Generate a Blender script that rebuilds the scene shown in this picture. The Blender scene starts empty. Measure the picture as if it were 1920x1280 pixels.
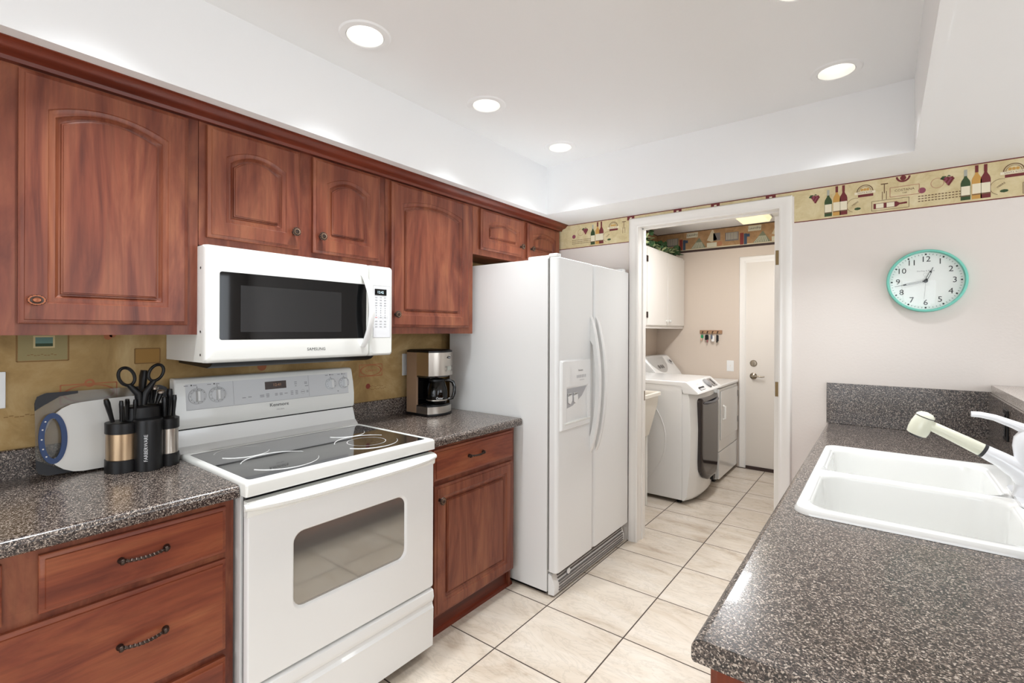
import bpy, bmesh, math, random
from mathutils import Vector, Matrix
random.seed(7)
PI = math.pi
S = bpy.context.scene
COL = S.collection
# ------------------------------------------------------------------ camera
yaw, roll, F_PX = 0.6577, 0.0038, 902.4
Fv = Vector((-math.sin(yaw), math.cos(yaw), 0)); Rv = Vector((math.cos(yaw), math.sin(yaw), 0)); Uv = Vector((0, 0, 1))
R2 = Rv*math.cos(roll)+Uv*math.sin(roll); U2 = Uv*math.cos(roll)-Rv*math.sin(roll)
cd = bpy.data.cameras.new('camera'); cam = bpy.data.objects.new('camera', cd); COL.objects.link(cam)
m = Matrix.Identity(4)
for i in range(3):
    m[i][0], m[i][1], m[i][2] = R2[i], U2[i], -Fv[i]
m[0][3], m[1][3], m[2][3] = 2.1926, -.6563, 1.3881
cam.matrix_world = m
cd.sensor_width = 36; cd.lens = F_PX/1920*36; cd.shift_y = -20.49/1920; cd.clip_start = .02
S.camera = cam
# ------------------------------------------------------------------ world, daylight, exposure
S.view_settings.view_transform = 'Standard'; S.view_settings.look = 'None'
S.view_settings.exposure = -.41; S.view_settings.gamma = 1; S.view_settings.use_curve_mapping = False
W = bpy.data.worlds.new('daylight'); S.world = W; W.use_nodes = True
W.node_tree.nodes['Background'].inputs[0].default_value = (.93, .96, 1, 1)
W.node_tree.nodes['Background'].inputs[1].default_value = 2.0

def area(name, loc, size, power, rot, col=(1, 1, 1), spread=PI):
    l = bpy.data.lights.new(name, 'AREA'); l.shape = 'RECTANGLE'; l.size, l.size_y = size; l.energy = power; l.color = col; l.spread = spread
    o = bpy.data.objects.new(name, l); COL.objects.link(o); o.location = loc; o.rotation_euler = rot
    return o
DAY = (.86, .93, 1.0)
# daylight through the rear windows; unseen windows in wall_right are added for ambient light
area('daylight_rear_door', (2.3, -3.96, 1.25), (1.7, 1.9), 39, (PI/2, 0, 0), DAY)
area('daylight_rear_window', (0.8, -3.96, 1.5), (1.1, 1.1), 24, (PI/2, 0, 0), DAY)
area('fill_right_near', (5.46, -1.6, 1.3), (2.2, 1.7), 50, (PI/2, 0, PI/2), DAY)
area('fill_right_far', (5.46, 1.3, 1.4), (1.6, 1.4), 45, (PI/2, 0, PI/2), DAY)
LAMP = 39.0      # each downlight
TUBE = 39.0      # laundry fixture

# ------------------------------------------------------------------ materials
def lin(c):
    return tuple((x/12.92 if x <= .04045 else ((x+.055)/1.055)**2.4) for x in [v/255 for v in c[:3]])+(1,)
MATS = {}
def mat(name, rgb, rough=.5, metal=0, spec=.5, coat=0, emit=None, estr=0, ior=None):
    if name in MATS: return MATS[name]
    M = bpy.data.materials.new(name); M.use_nodes = True; b = M.node_tree.nodes['Principled BSDF']
    b.inputs['Base Color'].default_value = lin(rgb); b.inputs['Roughness'].default_value = rough; b.inputs['Metallic'].default_value = metal
    b.inputs['Specular IOR Level'].default_value = spec; b.inputs['Coat Weight'].default_value = coat
    if ior: b.inputs['IOR'].default_value = ior
    if emit: b.inputs['Emission Color'].default_value = lin(emit); b.inputs['Emission Strength'].default_value = estr
    MATS[name] = M; return M
def nd(M, t, **k):
    n = M.node_tree.nodes.new(t)
    for a, v in k.items():
        if a.startswith('i_'): n.inputs[a[2:].replace('_', ' ')].default_value = v
        else: setattr(n, a, v)
    return n
def lk(M, a, b): M.node_tree.links.new(a, b)
def ramp(M, fac, stops, interp='LINEAR'):
    r = nd(M, 'ShaderNodeValToRGB'); e = r.color_ramp.elements; r.color_ramp.interpolation = interp
    while len(e) < len(stops): e.new(.5)
    for el, (p, c) in zip(e, stops): el.position = p; el.color = lin(c) if len(c) == 3 and max(c) > 1 else (c[0],)*3+(1,)
    lk(M, fac, r.inputs[0]); return r.outputs[0]
def bump(M, h, strength, dist):
    b = nd(M, 'ShaderNodeBump'); b.inputs['Strength'].default_value = strength; b.inputs['Distance'].default_value = dist
    lk(M, h, b.inputs['Height']); lk(M, b.outputs[0], M.node_tree.nodes['Principled BSDF'].inputs['Normal'])
def coords(M, scale=(1, 1, 1), rnd=True, loc=None):
    tc = nd(M, 'ShaderNodeTexCoord'); mp = nd(M, 'ShaderNodeMapping'); mp.inputs['Scale'].default_value = scale
    if loc: mp.inputs['Location'].default_value = loc
    lk(M, tc.outputs['Object'], mp.inputs[0])
    if rnd:
        oi = nd(M, 'ShaderNodeObjectInfo'); ml = nd(M, 'ShaderNodeMath', operation='MULTIPLY'); ml.inputs[1].default_value = 31.0
        lk(M, oi.outputs['Random'], ml.inputs[0]); cb = nd(M, 'ShaderNodeCombineXYZ')
        for i in range(3): lk(M, ml.outputs[0], cb.inputs[i])
        lk(M, cb.outputs[0], mp.inputs['Location'])
    return mp.outputs[0]
def noise(M, vec, scale, detail=4, dist=0, rough=.5):
    n = nd(M, 'ShaderNodeTexNoise'); n.inputs['Scale'].default_value = scale; n.inputs['Detail'].default_value = detail
    n.inputs['Distortion'].default_value = dist; n.inputs['Roughness'].default_value = rough; lk(M, vec, n.inputs['Vector']); return n.outputs[0]
def wood(name, sc, stops, rough=.38):
    M = mat(name, (120, 60, 40), rough, spec=.4); b = M.node_tree.nodes['Principled BSDF']
    v = coords(M, sc); n1 = noise(M, v, 1.6, 6, 1.2, .6); c = ramp(M, n1, stops)
    v2 = coords(M, tuple(x*9 if x > 3 else x*2.5 for x in sc)); n2 = noise(M, v2, 2.2, 3, .3)
    mx = nd(M, 'ShaderNodeMixRGB', blend_type='MULTIPLY'); mx.inputs[0].default_value = .5
    lk(M, c, mx.inputs[1]); lk(M, ramp(M, n2, [(.3, (.62,)), (.62, (1.0,))]), mx.inputs[2]); lk(M, mx.outputs[0], b.inputs['Base Color'])
    return M
CH = [(.28, (84, 38, 27)), (.44, (118, 60, 42)), (.56, (136, 77, 54)), (.72, (156, 96, 66))]
CHD = [(.30, (92, 41, 27)), (.46, (124, 59, 39)), (.58, (142, 75, 48)), (.72, (156, 90, 58))]
WV = wood('cherry_vertical', (6, 6, .9), CH); WH = wood('cherry_horizontal', (6, .9, 6), CHD); WF = wood('cherry_frame', (4, 4, 1.4), CH)
WCR = wood('cherry_crown', (7, .7, 7), [(.3, (74, 26, 16)), (.5, (104, 44, 28)), (.7, (128, 58, 38))], .3)
WD = mat('dark_gap', (24, 14, 10), .8)

def laminate():
    M = mat('speckled_laminate', (110, 100, 92), .24, spec=.6, coat=.12); b = M.node_tree.nodes['Principled BSDF']
    v = coords(M, rnd=False)
    nz = noise(M, v, 160, 2); mv = nd(M, 'ShaderNodeMixRGB'); mv.inputs[0].default_value = .006
    nn = nd(M, 'ShaderNodeTexNoise'); nn.inputs['Scale'].default_value = 120; lk(M, v, nn.inputs['Vector'])
    lk(M, v, mv.inputs[1]); lk(M, nn.outputs['Color'], mv.inputs[2])
    vo = nd(M, 'ShaderNodeTexVoronoi'); vo.inputs['Scale'].default_value = 430; lk(M, mv.outputs[0], vo.inputs['Vector'])
    sp = nd(M, 'ShaderNodeSeparateColor'); lk(M, vo.outputs['Color'], sp.inputs[0])
    c = ramp(M, sp.outputs[0], [(0, (28, 24, 24)), (.27, (58, 49, 46)), (.5, (90, 79, 73)), (.72, (130, 117, 107)), (.89, (178, 165, 153))], 'CONSTANT')
    lk(M, c, b.inputs['Base Color'])
    bump(M, noise(M, v, 420, 2), .08, .001)
    return M
LAM = laminate()
def tiles():
    M = mat('marble_tile', (216, 204, 188), .22, spec=.45); b = M.node_tree.nodes['Principled BSDF']
    v = coords(M, rnd=False, loc=(-.8509+.4126*4, -.9648+.4126*12, 0)); br = nd(M, 'ShaderNodeTexBrick', offset=0, squash=1)
    lk(M, v, br.inputs['Vector'])
    for k, x in (('Scale', 1), ('Mortar Size', .0032), ('Mortar Smooth', .1), ('Bias', 0), ('Brick Width', .4126), ('Row Height', .4126)): br.inputs[k].default_value = x
    br.inputs['Color1'].default_value = (0, 0, 0, 1); br.inputs['Color2'].default_value = (1, 1, 1, 1)
    # random per tile offset of the veining
    off = nd(M, 'ShaderNodeVectorMath', operation='MULTIPLY_ADD'); lk(M, br.outputs['Color'], off.inputs[0]); off.inputs[1].default_value = (7, 5, 3); lk(M, v, off.inputs[2])
    sc = nd(M, 'ShaderNodeMapping'); sc.inputs['Rotation'].default_value = (0, 0, .9); sc.inputs['Scale'].default_value = (1, 2.6, 1); lk(M, off.outputs[0], sc.inputs[0])
    c1 = ramp(M, noise(M, sc.outputs[0], 2.2, 7, 1.0, .62), [(.3, (184, 168, 150)), (.42, (200, 187, 171)), (.58, (208, 197, 183)), (.72, (213, 204, 193))])
    n2 = noise(M, sc.outputs[0], 3.1, 8, 2.2, .65)
    ab = nd(M, 'ShaderNodeMath', operation='SUBTRACT'); ab.inputs[1].default_value = .5; lk(M, n2, ab.inputs[0])
    a2 = nd(M, 'ShaderNodeMath', operation='ABSOLUTE'); lk(M, ab.outputs[0], a2.inputs[0])
    vein = ramp(M, a2.outputs[0], [(0, (.84,)), (.035, (1.0,))])
    mx = nd(M, 'ShaderNodeMixRGB', blend_type='MULTIPLY'); mx.inputs[0].default_value = .8; lk(M, c1, mx.inputs[1]); lk(M, vein, mx.inputs[2])
    m2 = nd(M, 'ShaderNodeMixRGB'); lk(M, br.outputs['Fac'], m2.inputs[0]); lk(M, mx.outputs[0], m2.inputs[1]); m2.inputs[2].default_value = lin((66, 54, 46))
    lk(M, m2.outputs[0], b.inputs['Base Color'])
    rr = nd(M, 'ShaderNodeMath', operation='MULTIPLY_ADD'); rr.inputs[1].default_value = .6; rr.inputs[2].default_value = .24; lk(M, br.outputs['Fac'], rr.inputs[0]); lk(M, rr.outputs[0], b.inputs['Roughness'])
    iv = nd(M, 'ShaderNodeMath', operation='SUBTRACT'); iv.inputs[0].default_value = 1; lk(M, br.outputs['Fac'], iv.inputs[1]); bump(M, iv.outputs[0], .5, .002)
    return M
TILE = tiles()
def paint(name, rgb, sc=90, st=.12, rough=.6):
    M = mat(name, rgb, rough, spec=.3); v = coords(M, rnd=False); bump(M, noise(M, v, sc, 3), st, .004); return M
P_CEIL = paint('ceiling_white', (243, 243, 243), 60, .06); P_WALL = paint('wall_offwhite', (228, 220, 213)); P_LAUN = paint('laundry_beige', (212, 198, 184))
P_TRIM = mat('trim_white', (236, 232, 226), .35); P_DOOR = mat('door_offwhite', (228, 221, 212), .4)
def wallpaper(name, a, b_, c, sc=5):
    M = mat(name, b_, .7, spec=.2); v = coords(M, rnd=False)
    n = noise(M, v, sc, 7, .6, .65); lk(M, ramp(M, n, [(.3, a), (.5, b_), (.68, c)]), M.node_tree.nodes['Principled BSDF'].inputs['Base Color']); return M
WPAPER = wallpaper('ochre_wallpaper', (136, 108, 68), (170, 140, 92), (196, 170, 124), 4)
BPAPER = wallpaper('border_paper', (196, 176, 132), (212, 196, 154), (222, 208, 172), 14)
LPAPER = wallpaper('laundry_border_paper', (150, 118, 84), (172, 136, 98), (186, 152, 116), 12)
WHT = mat('appliance_white', (232, 232, 230), .2, coat=.3); WHT2 = mat('appliance_offwhite', (231, 231, 226), .25, coat=.3)
FRW = mat('fridge_white', (230, 230, 228), .33); bump(FRW, noise(FRW, coords(FRW, rnd=False), 500, 2), .08, .001)
GREYW = mat('panel_grey_white', (206, 207, 208), .35); PRINT = mat('print_grey', (150, 150, 152), .6); PRK = mat('print_dark', (50, 50, 52), .6)
BLK = mat('black_plastic', (10, 9, 10), .38, spec=.35); BLKG = mat('black_gloss', (8, 8, 9), .06, coat=.5); SHAD = mat('gasket_grey', (120, 118, 114), .6)
GLK = mat('cooktop_glass', (26, 26, 28), .07, coat=1, ior=1.6)
sp = coords(GLK, rnd=False); lk(GLK, ramp(GLK, noise(GLK, sp, 700, 1), [(.55, (22, 22, 24)), (.68, (74, 74, 76))]), GLK.node_tree.nodes['Principled BSDF'].inputs['Base Color'])
RING = mat('burner_ring', (215, 215, 212), .4)
OVG = mat('oven_glass', (158, 156, 150), .06, metal=.7, coat=.6)
MWM = mat('microwave_mesh', (30, 30, 31), .1, spec=.35); MWB = mat('microwave_black', (4, 4, 5), .04, spec=.3)
STEEL = mat('brushed_steel', (190, 182, 172), .28, metal=1); v = coords(STEEL, (2, 2, 90), False); bump(STEEL, noise(STEEL, v, 8, 2), .06, .001)
STEELB = mat('warm_steel', (178, 152, 122), .3, metal=1)
BRZ = mat('antique_bronze', (70, 58, 52), .38, metal=.85); BRZL = mat('bronze_highlight', (150, 124, 104), .35, metal=.8); COPR = mat('copper_knob', (150, 92, 66), .35, metal=.8)
BRASS = mat('aged_brass', (124, 104, 72), .4, metal=.8); NICK = mat('satin_nickel', (150, 140, 126), .3, metal=1)
SINK = mat('sink_enamel', (240, 240, 237), .1, coat=.6); SINKD = mat('drain_steel', (170, 170, 170), .25, metal=1)
FAUW = mat('faucet_white', (238, 239, 242), .15, coat=.5); FAUC = mat('faucet_cream', (226, 226, 206), .25); 
BLUE = mat('board_blue', (30, 58, 104), .5); BWHT = mat('board_white', (222, 220, 214), .5); BGRY = mat('dark_rubber', (38, 38, 42), .6)
AQUA = mat('aqua_rim', (120, 204, 186), .35); CLF = mat('clock_face', (250, 250, 248), .5); INK = mat('ink_black', (32, 31, 33), .5)
GRN = mat('leaf_green', (44, 78, 40), .5); GRN2 = mat('leaf_variegated', (168, 180, 132), .5)
def col(n, rgb, r=.7): return mat(n, rgb, r)
def glassy(name, tint, rough=.02, ior=1.45, clear=.9):
    M = bpy.data.materials.new(name); M.use_nodes = True; t = M.node_tree; t.nodes.clear()
    o = nd(M, 'ShaderNodeOutputMaterial'); mx = nd(M, 'ShaderNodeMixShader'); fr = nd(M, 'ShaderNodeFresnel'); fr.inputs[0].default_value = ior
    tr = nd(M, 'ShaderNodeBsdfTransparent'); tr.inputs[0].default_value = lin(tint); gl = nd(M, 'ShaderNodeBsdfGlossy'); gl.inputs['Roughness'].default_value = rough
    if clear < 1:
        df = nd(M, 'ShaderNodeBsdfDiffuse'); df.inputs[0].default_value = lin((190, 186, 178)); m0 = nd(M, 'ShaderNodeMixShader'); m0.inputs[0].default_value = clear
        lk(M, df.outputs[0], m0.inputs[1]); lk(M, tr.outputs[0], m0.inputs[2]); src = m0.outputs[0]
    else: src = tr.outputs[0]
    lk(M, fr.outputs[0], mx.inputs[0]); lk(M, src, mx.inputs[1]); lk(M, gl.outputs[0], mx.inputs[2]); lk(M, mx.outputs[0], o.inputs[0]); return M
GLASS = glassy('clear_glass', (250, 252, 251), clear=1, ior=1.35); SMOKE = glassy('carafe_glass', (120, 112, 104), clear=1); FROST = glassy('clear_board', (232, 230, 224), .15, clear=.86, ior=1.3)
LENS = mat('lamp_lens', (255, 255, 250), .5, emit=(255, 250, 240), estr=3.4)
LEDG = mat('led_digits', (200, 220, 225), .5, emit=(190, 220, 230), estr=1.2); LEDR = mat('led_dim', (150, 110, 80), .5, emit=(160, 120, 90), estr=.35)
DIFF = mat('fixture_diffuser', (255, 246, 205), .5, emit=(255, 243, 196), estr=1.0)

# ------------------------------------------------------------------ mesh builder
class B:
    def __init__(s): s.bm = bmesh.new(); s.mi = 0
    def m(s, i): s.mi = i; return s
    def face(s, vs):
        try: f = s.bm.faces.new(vs); f.material_index = s.mi; f.smooth = True; return f
        except ValueError: return None
    def poly(s, pts): return s.face([s.bm.verts.new(p) for p in pts])
    def box(s, x0, x1, y0, y1, z0, z1, bev=0, seg=2):
        v = [s.bm.verts.new((x, y, z)) for x in (x0, x1) for y in (y0, y1) for z in (z0, z1)]
        fs = [s.face([v[i] for i in q]) for q in ((0, 1, 3, 2), (4, 6, 7, 5), (0, 4, 5, 1), (2, 3, 7, 6), (0, 2, 6, 4), (1, 5, 7, 3))]
        if bev: bmesh.ops.bevel(s.bm, geom=list({e for f in fs for e in f.edges}), offset=bev, segments=seg, profile=.5, affect='EDGES')
        return s
    def prism(s, pts, ax, a, b, bev=0, seg=2):
        mk = {'x': lambda p, t: (t, p[0], p[1]), 'y': lambda p, t: (p[0], t, p[1]), 'z': lambda p, t: (p[0], p[1], t)}[ax]
        A = [s.bm.verts.new(mk(p, a)) for p in pts]; C = [s.bm.verts.new(mk(p, b)) for p in pts]; n = len(pts)
        fs = [s.face(A), s.face(C[::-1])]+[s.face([A[i], A[(i+1) % n], C[(i+1) % n], C[i]]) for i in range(n)]
        if bev: bmesh.ops.bevel(s.bm, geom=list({e for f in fs[:2] if f for e in f.edges}), offset=bev, segments=seg, profile=.5, affect='EDGES')
        return s
    def loft(s, loops, c0=True, c1=True, closed=True):
        L = [[s.bm.verts.new(p) for p in lp] for lp in loops]; n = len(L[0])
        for a, b in zip(L, L[1:]):
            for i in range(n if closed else n-1): s.face([a[i], a[(i+1) % n], b[(i+1) % n], b[i]])
        if c0: s.face(L[0])
        if c1: s.face(L[-1][::-1])
        return s
    def lathe(s, prof, c, ax='z', seg=24, sc=(1, 1), c0=True, c1=True):
        d = Vector(ax) if not isinstance(ax, str) else Vector({'x': (1, 0, 0), 'y': (0, 1, 0), 'z': (0, 0, 1), '-y': (0, -1, 0), '-x': (-1, 0, 0)}[ax])
        d.normalize(); u = d.orthogonal() if abs(d.z) < .999 else Vector((1, 0, 0)); 
        if abs(d.z) < .999: u = Vector((0, 0, 1)).cross(d).normalized()
        w = d.cross(u); c = Vector(c)
        return s.loft([[c+d*h+u*(r*sc[0]*math.cos(2*PI*k/seg))+w*(r*sc[1]*math.sin(2*PI*k/seg)) for k in range(seg)] for r, h in prof], c0, c1)
    def tube(s, pts, r, seg=10, caps=True, flat=1, up=None, twist=0):
        P = [Vector(p) for p in pts]; n = len(P); rs = r if isinstance(r, (list, tuple)) else [r]*n; loops = []; u = None
        for i in range(n):
            t = (P[min(i+1, n-1)]-P[max(i-1, 0)]).normalized()
            if u is None:
                u = Vector(up) if up else (Vector((0, 0, 1)) if abs(t.z) < .9 else Vector((1, 0, 0)))
            u = (u-t*u.dot(t)).normalized(); w = t.cross(u); a = twist*i
            loops.append([P[i]+(u*math.cos(2*PI*k/seg+a)+w*(flat*math.sin(2*PI*k/seg+a)))*rs[i] for k in range(seg)])
        return s.loft(loops, caps, caps)
    def text(s, txt, size, o, xd=(0, 1, 0), yd=(0, 0, 1), depth=.0006, align='CENTER', sx=1):
        c = bpy.data.curves.new('t', 'FONT'); c.body = txt; c.size = size; c.align_x = align; c.align_y = 'CENTER'; c.resolution_u = 2
        t = bpy.data.objects.new('t', c); me = bpy.data.meshes.new_from_object(t)
        xd, yd, o = Vector(xd), Vector(yd), Vector(o); n = xd.cross(yd)
        vs = [s.bm.verts.new(o+xd*(v.co.x*sx)+yd*v.co.y+n*depth) for v in me.vertices]
        for p in me.polygons: s.face([vs[i] for i in p.vertices])
        bpy.data.objects.remove(t); bpy.data.curves.remove(c); bpy.data.meshes.remove(me); return s
    def disc(s, c, r, xd, yd, n=.0006, seg=24, ry=None):
        c, xd, yd = Vector(c), Vector(xd), Vector(yd); k = xd.cross(yd)*n; ry = ry or r
        return s.poly([c+k+xd*(r*math.cos(2*PI*i/seg))+yd*(ry*math.sin(2*PI*i/seg)) for i in range(seg)])
    def ring(s, c, r0, r1, xd, yd, n=.0006, seg=32, a0=0, a1=2*PI, ry=1):
        c, xd, yd = Vector(c), Vector(xd), Vector(yd); k = xd.cross(yd)*n
        f = lambda r, a: c+k+xd*(r*math.cos(a))+yd*(r*ry*math.sin(a))
        for i in range(seg):
            a, b = a0+(a1-a0)*i/seg, a0+(a1-a0)*(i+1)/seg
            s.poly([f(r0, a), f(r1, a), f(r1, b), f(r0, b)])
        return s
    def quad(s, c, w, h, xd, yd, n=.0006):
        c, xd, yd = Vector(c), Vector(xd), Vector(yd); k = xd.cross(yd)*n
        return s.poly([c+k+xd*a*w/2+yd*b*h/2 for a, b in ((-1, -1), (1, -1), (1, 1), (-1, 1))])
ORG = {}
def obj(name, b, mats, parent=None, loc=None, wn=True, recalc=True):
    if recalc: bmesh.ops.recalc_face_normals(b.bm, faces=b.bm.faces)
    org = ORG.get(parent.name, Vector((0, 0, 0))) if parent else Vector(loc or (0, 0, 0))
    if org.length: bmesh.ops.translate(b.bm, verts=b.bm.verts, vec=-org)
    me = bpy.data.meshes.new(name); b.bm.to_mesh(me); b.bm.free()
    for q in (mats if isinstance(mats, (list, tuple)) else [mats]): me.materials.append(q)
    me.set_sharp_from_angle(angle=math.radians(38))
    o = bpy.data.objects.new(name, me); COL.objects.link(o)
    if parent: o.parent = parent; ORG[o.name] = org
    else: o.location = org; ORG[o.name] = org
    if wn:
        w = o.modifiers.new('wn', 'WEIGHTED_NORMAL'); w.keep_sharp = True
    return o
def tag(o, label=None, cat=None, group=None, kind=None):
    for k, v in (('label', label), ('category', cat), ('group', group), ('kind', kind)):
        if v: o[k] = v
    return o
def thing(name, loc, label, cat, group=None):
    o = bpy.data.objects.new(name, None); COL.objects.link(o); o.location = loc; ORG[o.name] = Vector(loc); o.empty_display_size = .05
    return tag(o, label, cat, group)
def struct(name, b, mats, parent=None, label=None):
    o = obj(name, b, mats, parent, wn=False)
    if not parent: o['kind'] = 'structure'
    if label: o['label'] = label
    return o
def rr(x0, x1, y0, y1, r, n=5):
    r = r if isinstance(r, (list, tuple)) else [r]*4; out = []
    for (cx, cy, a), q in zip(((x1, y1, 0), (x0, y1, 90), (x0, y0, 180), (x1, y0, 270)), r):
        q = max(q, 1e-4); ox = cx-q if cx == x1 else cx+q; oy = cy-q if cy == y1 else cy+q
        for i in range(n+1):
            t = math.radians(a+90*i/n); out.append((ox+q*math.cos(t), oy+q*math.sin(t)))
    return out
YV, ZV, XV = (0, 1, 0), (0, 0, 1), (1, 0, 0)
# ------------------------------------------------------------------ the room
YB, ZS, ZT = 2.357, 2.153, 2.463
YF = 4.70
b = B(); b.box(-.1, 5.6, -4.1, YF+.1, -.08, 0); struct('floor', b, TILE)
# left kitchen wall, ochre wallpaper with printed labels below the cabinets
b = B(); b.box(-.12, 0, -4.1, YB+.12, 0, 2.6)
b.m(1)
def stamp(y, z, w, h, frame, txt=None, oval=False):
    b.m(frame); t = .004
    for c, ww, hh in (((0, y, z+h/2), w, t), ((0, y, z-h/2), w, t), ((0, y-w/2, z), t, h), ((0, y+w/2, z), t, h)): b.quad(c, ww, hh, YV, ZV)
    if oval: b.ring((0, y, z), h*.42, h*.47, (0, w/h, 0), ZV, .0008)
    if txt: b.text(txt, h*.34, (0, y, z), depth=.0008)
b.m(2); b.quad((0, -.345, 1.33), .118, .09, YV, ZV, .0004); b.m(3); b.quad((0, -.343, 1.345), .052, .04, YV, ZV, .0006)
b.m(4); b.quad((0, -.343, 1.345), .042, .030, YV, ZV, .0008); b.m(5); b.quad((0, -.343, 1.335), .042, .010, YV, ZV, .001)
stamp(-.345, 1.33, .124, .096, 6)
b.m(6); 
for i in range(9): b.quad((0, -.38+i*.008, 1.302+.002*math.sin(i*2)), .006, .0022, YV, ZV, .0008)
b.m(7); b.quad((0, -.061, 1.288), .078, .055, YV, ZV, .0004); stamp(-.061, 1.288, .078, .055, 6)
stamp(-.228, 1.165, .15, .065, 8, None, True); b.m(8); b.ring((0, -.228, 1.2), .008, .014, YV, ZV, .0008)
b.m(8); b.disc((0, -.178, 1.362), .012, YV, ZV); b.disc((0, -.165, 1.368), .010, YV, ZV)
stamp(.936, 1.171, .145, .062, 8, 'Costano', True)
b.m(9); b.disc((0, .918, 1.086), .014, YV, ZV); b.m(6)
for i in range(8): b.quad((0, .935+i*.011, 1.083+.003*math.sin(i*1.7)), .009, .0025, YV, ZV)
for i in range(10): b.quad((0, .93+i*.011, 1.068+.003*math.cos(i*2.1)), .008, .003, YV, ZV)
for i in range(6): b.quad((0, -.43+i*.012, 1.108+.003*math.sin(i*1.9)), .01, .0025, YV, ZV)
b.m(8); b.disc((0, .36, 1.225), .02, YV, ZV)
struct('wall_left', b, [WPAPER, WPAPER, col('label_olive', (150, 136, 92)), col('label_cream', (196, 178, 132)), col('label_sky', (96, 128, 118)), col('label_field', (48, 66, 40)), col('label_brown', (132, 98, 52)), col('label_tan', (160, 120, 58)), col('label_red', (172, 104, 66)), col('seal_red', (134, 56, 40))])
# back wall with the doorway
DX0, DX1, DZ = .897, 1.755, 2.09
b = B(); b.box(0, DX0, YB, YB+.12, 0, 2.6); b.box(DX1, 5.6, YB, YB+.12, 0, 2.6); b.box(DX0, DX1, YB, YB+.12, DZ, 2.6); struct('wall_back', b, [P_WALL])
# rear wall with windows, right wall with unseen openings added for ambient light
b = B(); Y = -4.0
b.box(0, .25, Y-.12, Y, 0, 2.6); b.box(1.35, 1.45, Y-.12, Y, 0, 2.6); b.box(3.15, 5.6, Y-.12, Y, 0, 2.6); b.box(.25, 1.35, Y-.12, Y, 0, .95); b.box(.25, 3.15, Y-.12, Y, 2.12, 2.6); b.box(1.45, 3.15, Y-.12, Y, 0, .3)
struct('wall_rear', b, [P_WALL])
b = B(); X = 5.5
b.box(X, X+.12, Y, -2.7, 0, 2.6); b.box(X, X+.12, -.5, .5, 0, 2.6); b.box(X, X+.12, 2.1, YB, 0, 2.6); b.box(X, X+.12, -2.7, -.5, 0, .45); b.box(X, X+.12, .5, 2.1, 0, .7); b.box(X, X+.12, -2.7, 2.1, 2.12, 2.6)
struct('wall_right', b, [P_WALL])
# ceiling: soffit ring and raised tray
b = B(); TX0, TX1, TY0, TY1 = .43, 2.293, -2.0, 1.997
ZC_ = ZT+.1
CANS = [(.69, .405), (.69, 1.083), (.69, 1.744), (.69, -.3), (.69, -1.2), (2.034, 1.729), (1.98, 1.07), (2.0, -.2), (2.0, -1.2)]
b.box(-.1, 5.6, -4.1, YB+.1, ZC_, ZC_+.1)
b.box(0, TX0, -4, YB, ZS, ZC_); b.box(TX1, 5.5, -4, YB, ZS, ZC_); b.box(TX0, TX1, TY1, YB, ZS, ZC_); b.box(TX0, TX1, -4, TY0, ZS, ZC_)
def sheet(x0, x1, y0, y1): b.poly([(x0, y0, ZT), (x0, y1, ZT), (x1, y1, ZT), (x1, y0, ZT)])
xs_ = [TX0, .56, .82, 1.86, 2.16, TX1]
for k in (0, 2, 4): sheet(xs_[k], xs_[k+1], TY0, TY1)
for xa_, xb_ in ((.56, .82), (1.86, 2.16)):
    cl_ = sorted([c for c in CANS if xa_ < c[0] < xb_], key=lambda c: c[1]); yy_ = TY0
    for cx_, cy_ in cl_:
        sheet(xa_, xb_, yy_, cy_-.13); yy_ = cy_+.13
        sq, ci = [], []
        for k in range(40):
            a = 2*PI*k/40; c_, s_ = math.cos(a), math.sin(a)
            tx = ((xb_-cx_) if c_ > 0 else (cx_-xa_))/max(abs(c_), 1e-9); ty = .13/max(abs(s_), 1e-9); t_ = min(tx, ty)
            sq.append((cx_+c_*t_, cy_+s_*t_, ZT)); ci.append((cx_+c_*.066, cy_+s_*.066, ZT))
        for cr in ((xa_, cy_-.13), (xb_, cy_-.13), (xa_, cy_+.13), (xb_, cy_+.13)):
            k = min(range(40), key=lambda q: (sq[q][0]-cr[0])**2+(sq[q][1]-cr[1])**2); sq[k] = (cr[0], cr[1], ZT)
        b.loft([sq, ci], False, False)
    sheet(xa_, xb_, yy_, TY1)
b.box(TX0, TX0+.0012, TY0, TY1, ZS, ZS+.024); b.box(TX1, TX1+.03, TY0, TY1, ZS-.0012, ZS); b.box(TX0, TX1, TY1-.0012, TY1, ZS, ZS+.024)
struct('ceiling', b, [P_CEIL])
# door casing, jambs
b = B()
def casing(b, x0, x1, z1, y, wd, s=-1):
    # moulded casing: profile of three steps swept up, over and down
    prof = [(0, .004), (.0, .012), (.008, .016), (.02, .013), (.03, .016), (wd-.016, .020), (wd-.006, .018), (wd, .010)]
    loops = []
    for dx, dy in prof:
        loops.append([(x0-dx, y+s*dy, 0), (x0-dx, y+s*dy, z1+dx), (x1+dx, y+s*dy, z1+dx), (x1+dx, y+s*dy, 0)])
    loops.append([(x0-wd, y, 0), (x0-wd, y, z1+wd), (x1+wd, y, z1+wd), (x1+wd, y, 0)])
    loops.insert(0, [(x0, y, 0), (x0, y, z1), (x1, y, z1), (x1, y, 0)])
    b.loft(loops, False, False, closed=False)
casing(b, DX0+.018, 1.733, DZ-.022, YB, .063)
b.box(DX0, DX0+.018, YB-.002, YB+.122, 0, DZ); b.box(DX1-.018, DX1, YB-.002, YB+.122, 0, DZ); b.box(DX0, DX1, YB-.002, YB+.122, DZ-.018, DZ)
b.box(DX0+.018, DX0+.026, YB+.06, YB+.08, 0, DZ-.018); b.box(DX0+.018, DX1-.018, YB+.06, YB+.08, DZ-.026, DZ-.018)
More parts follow.
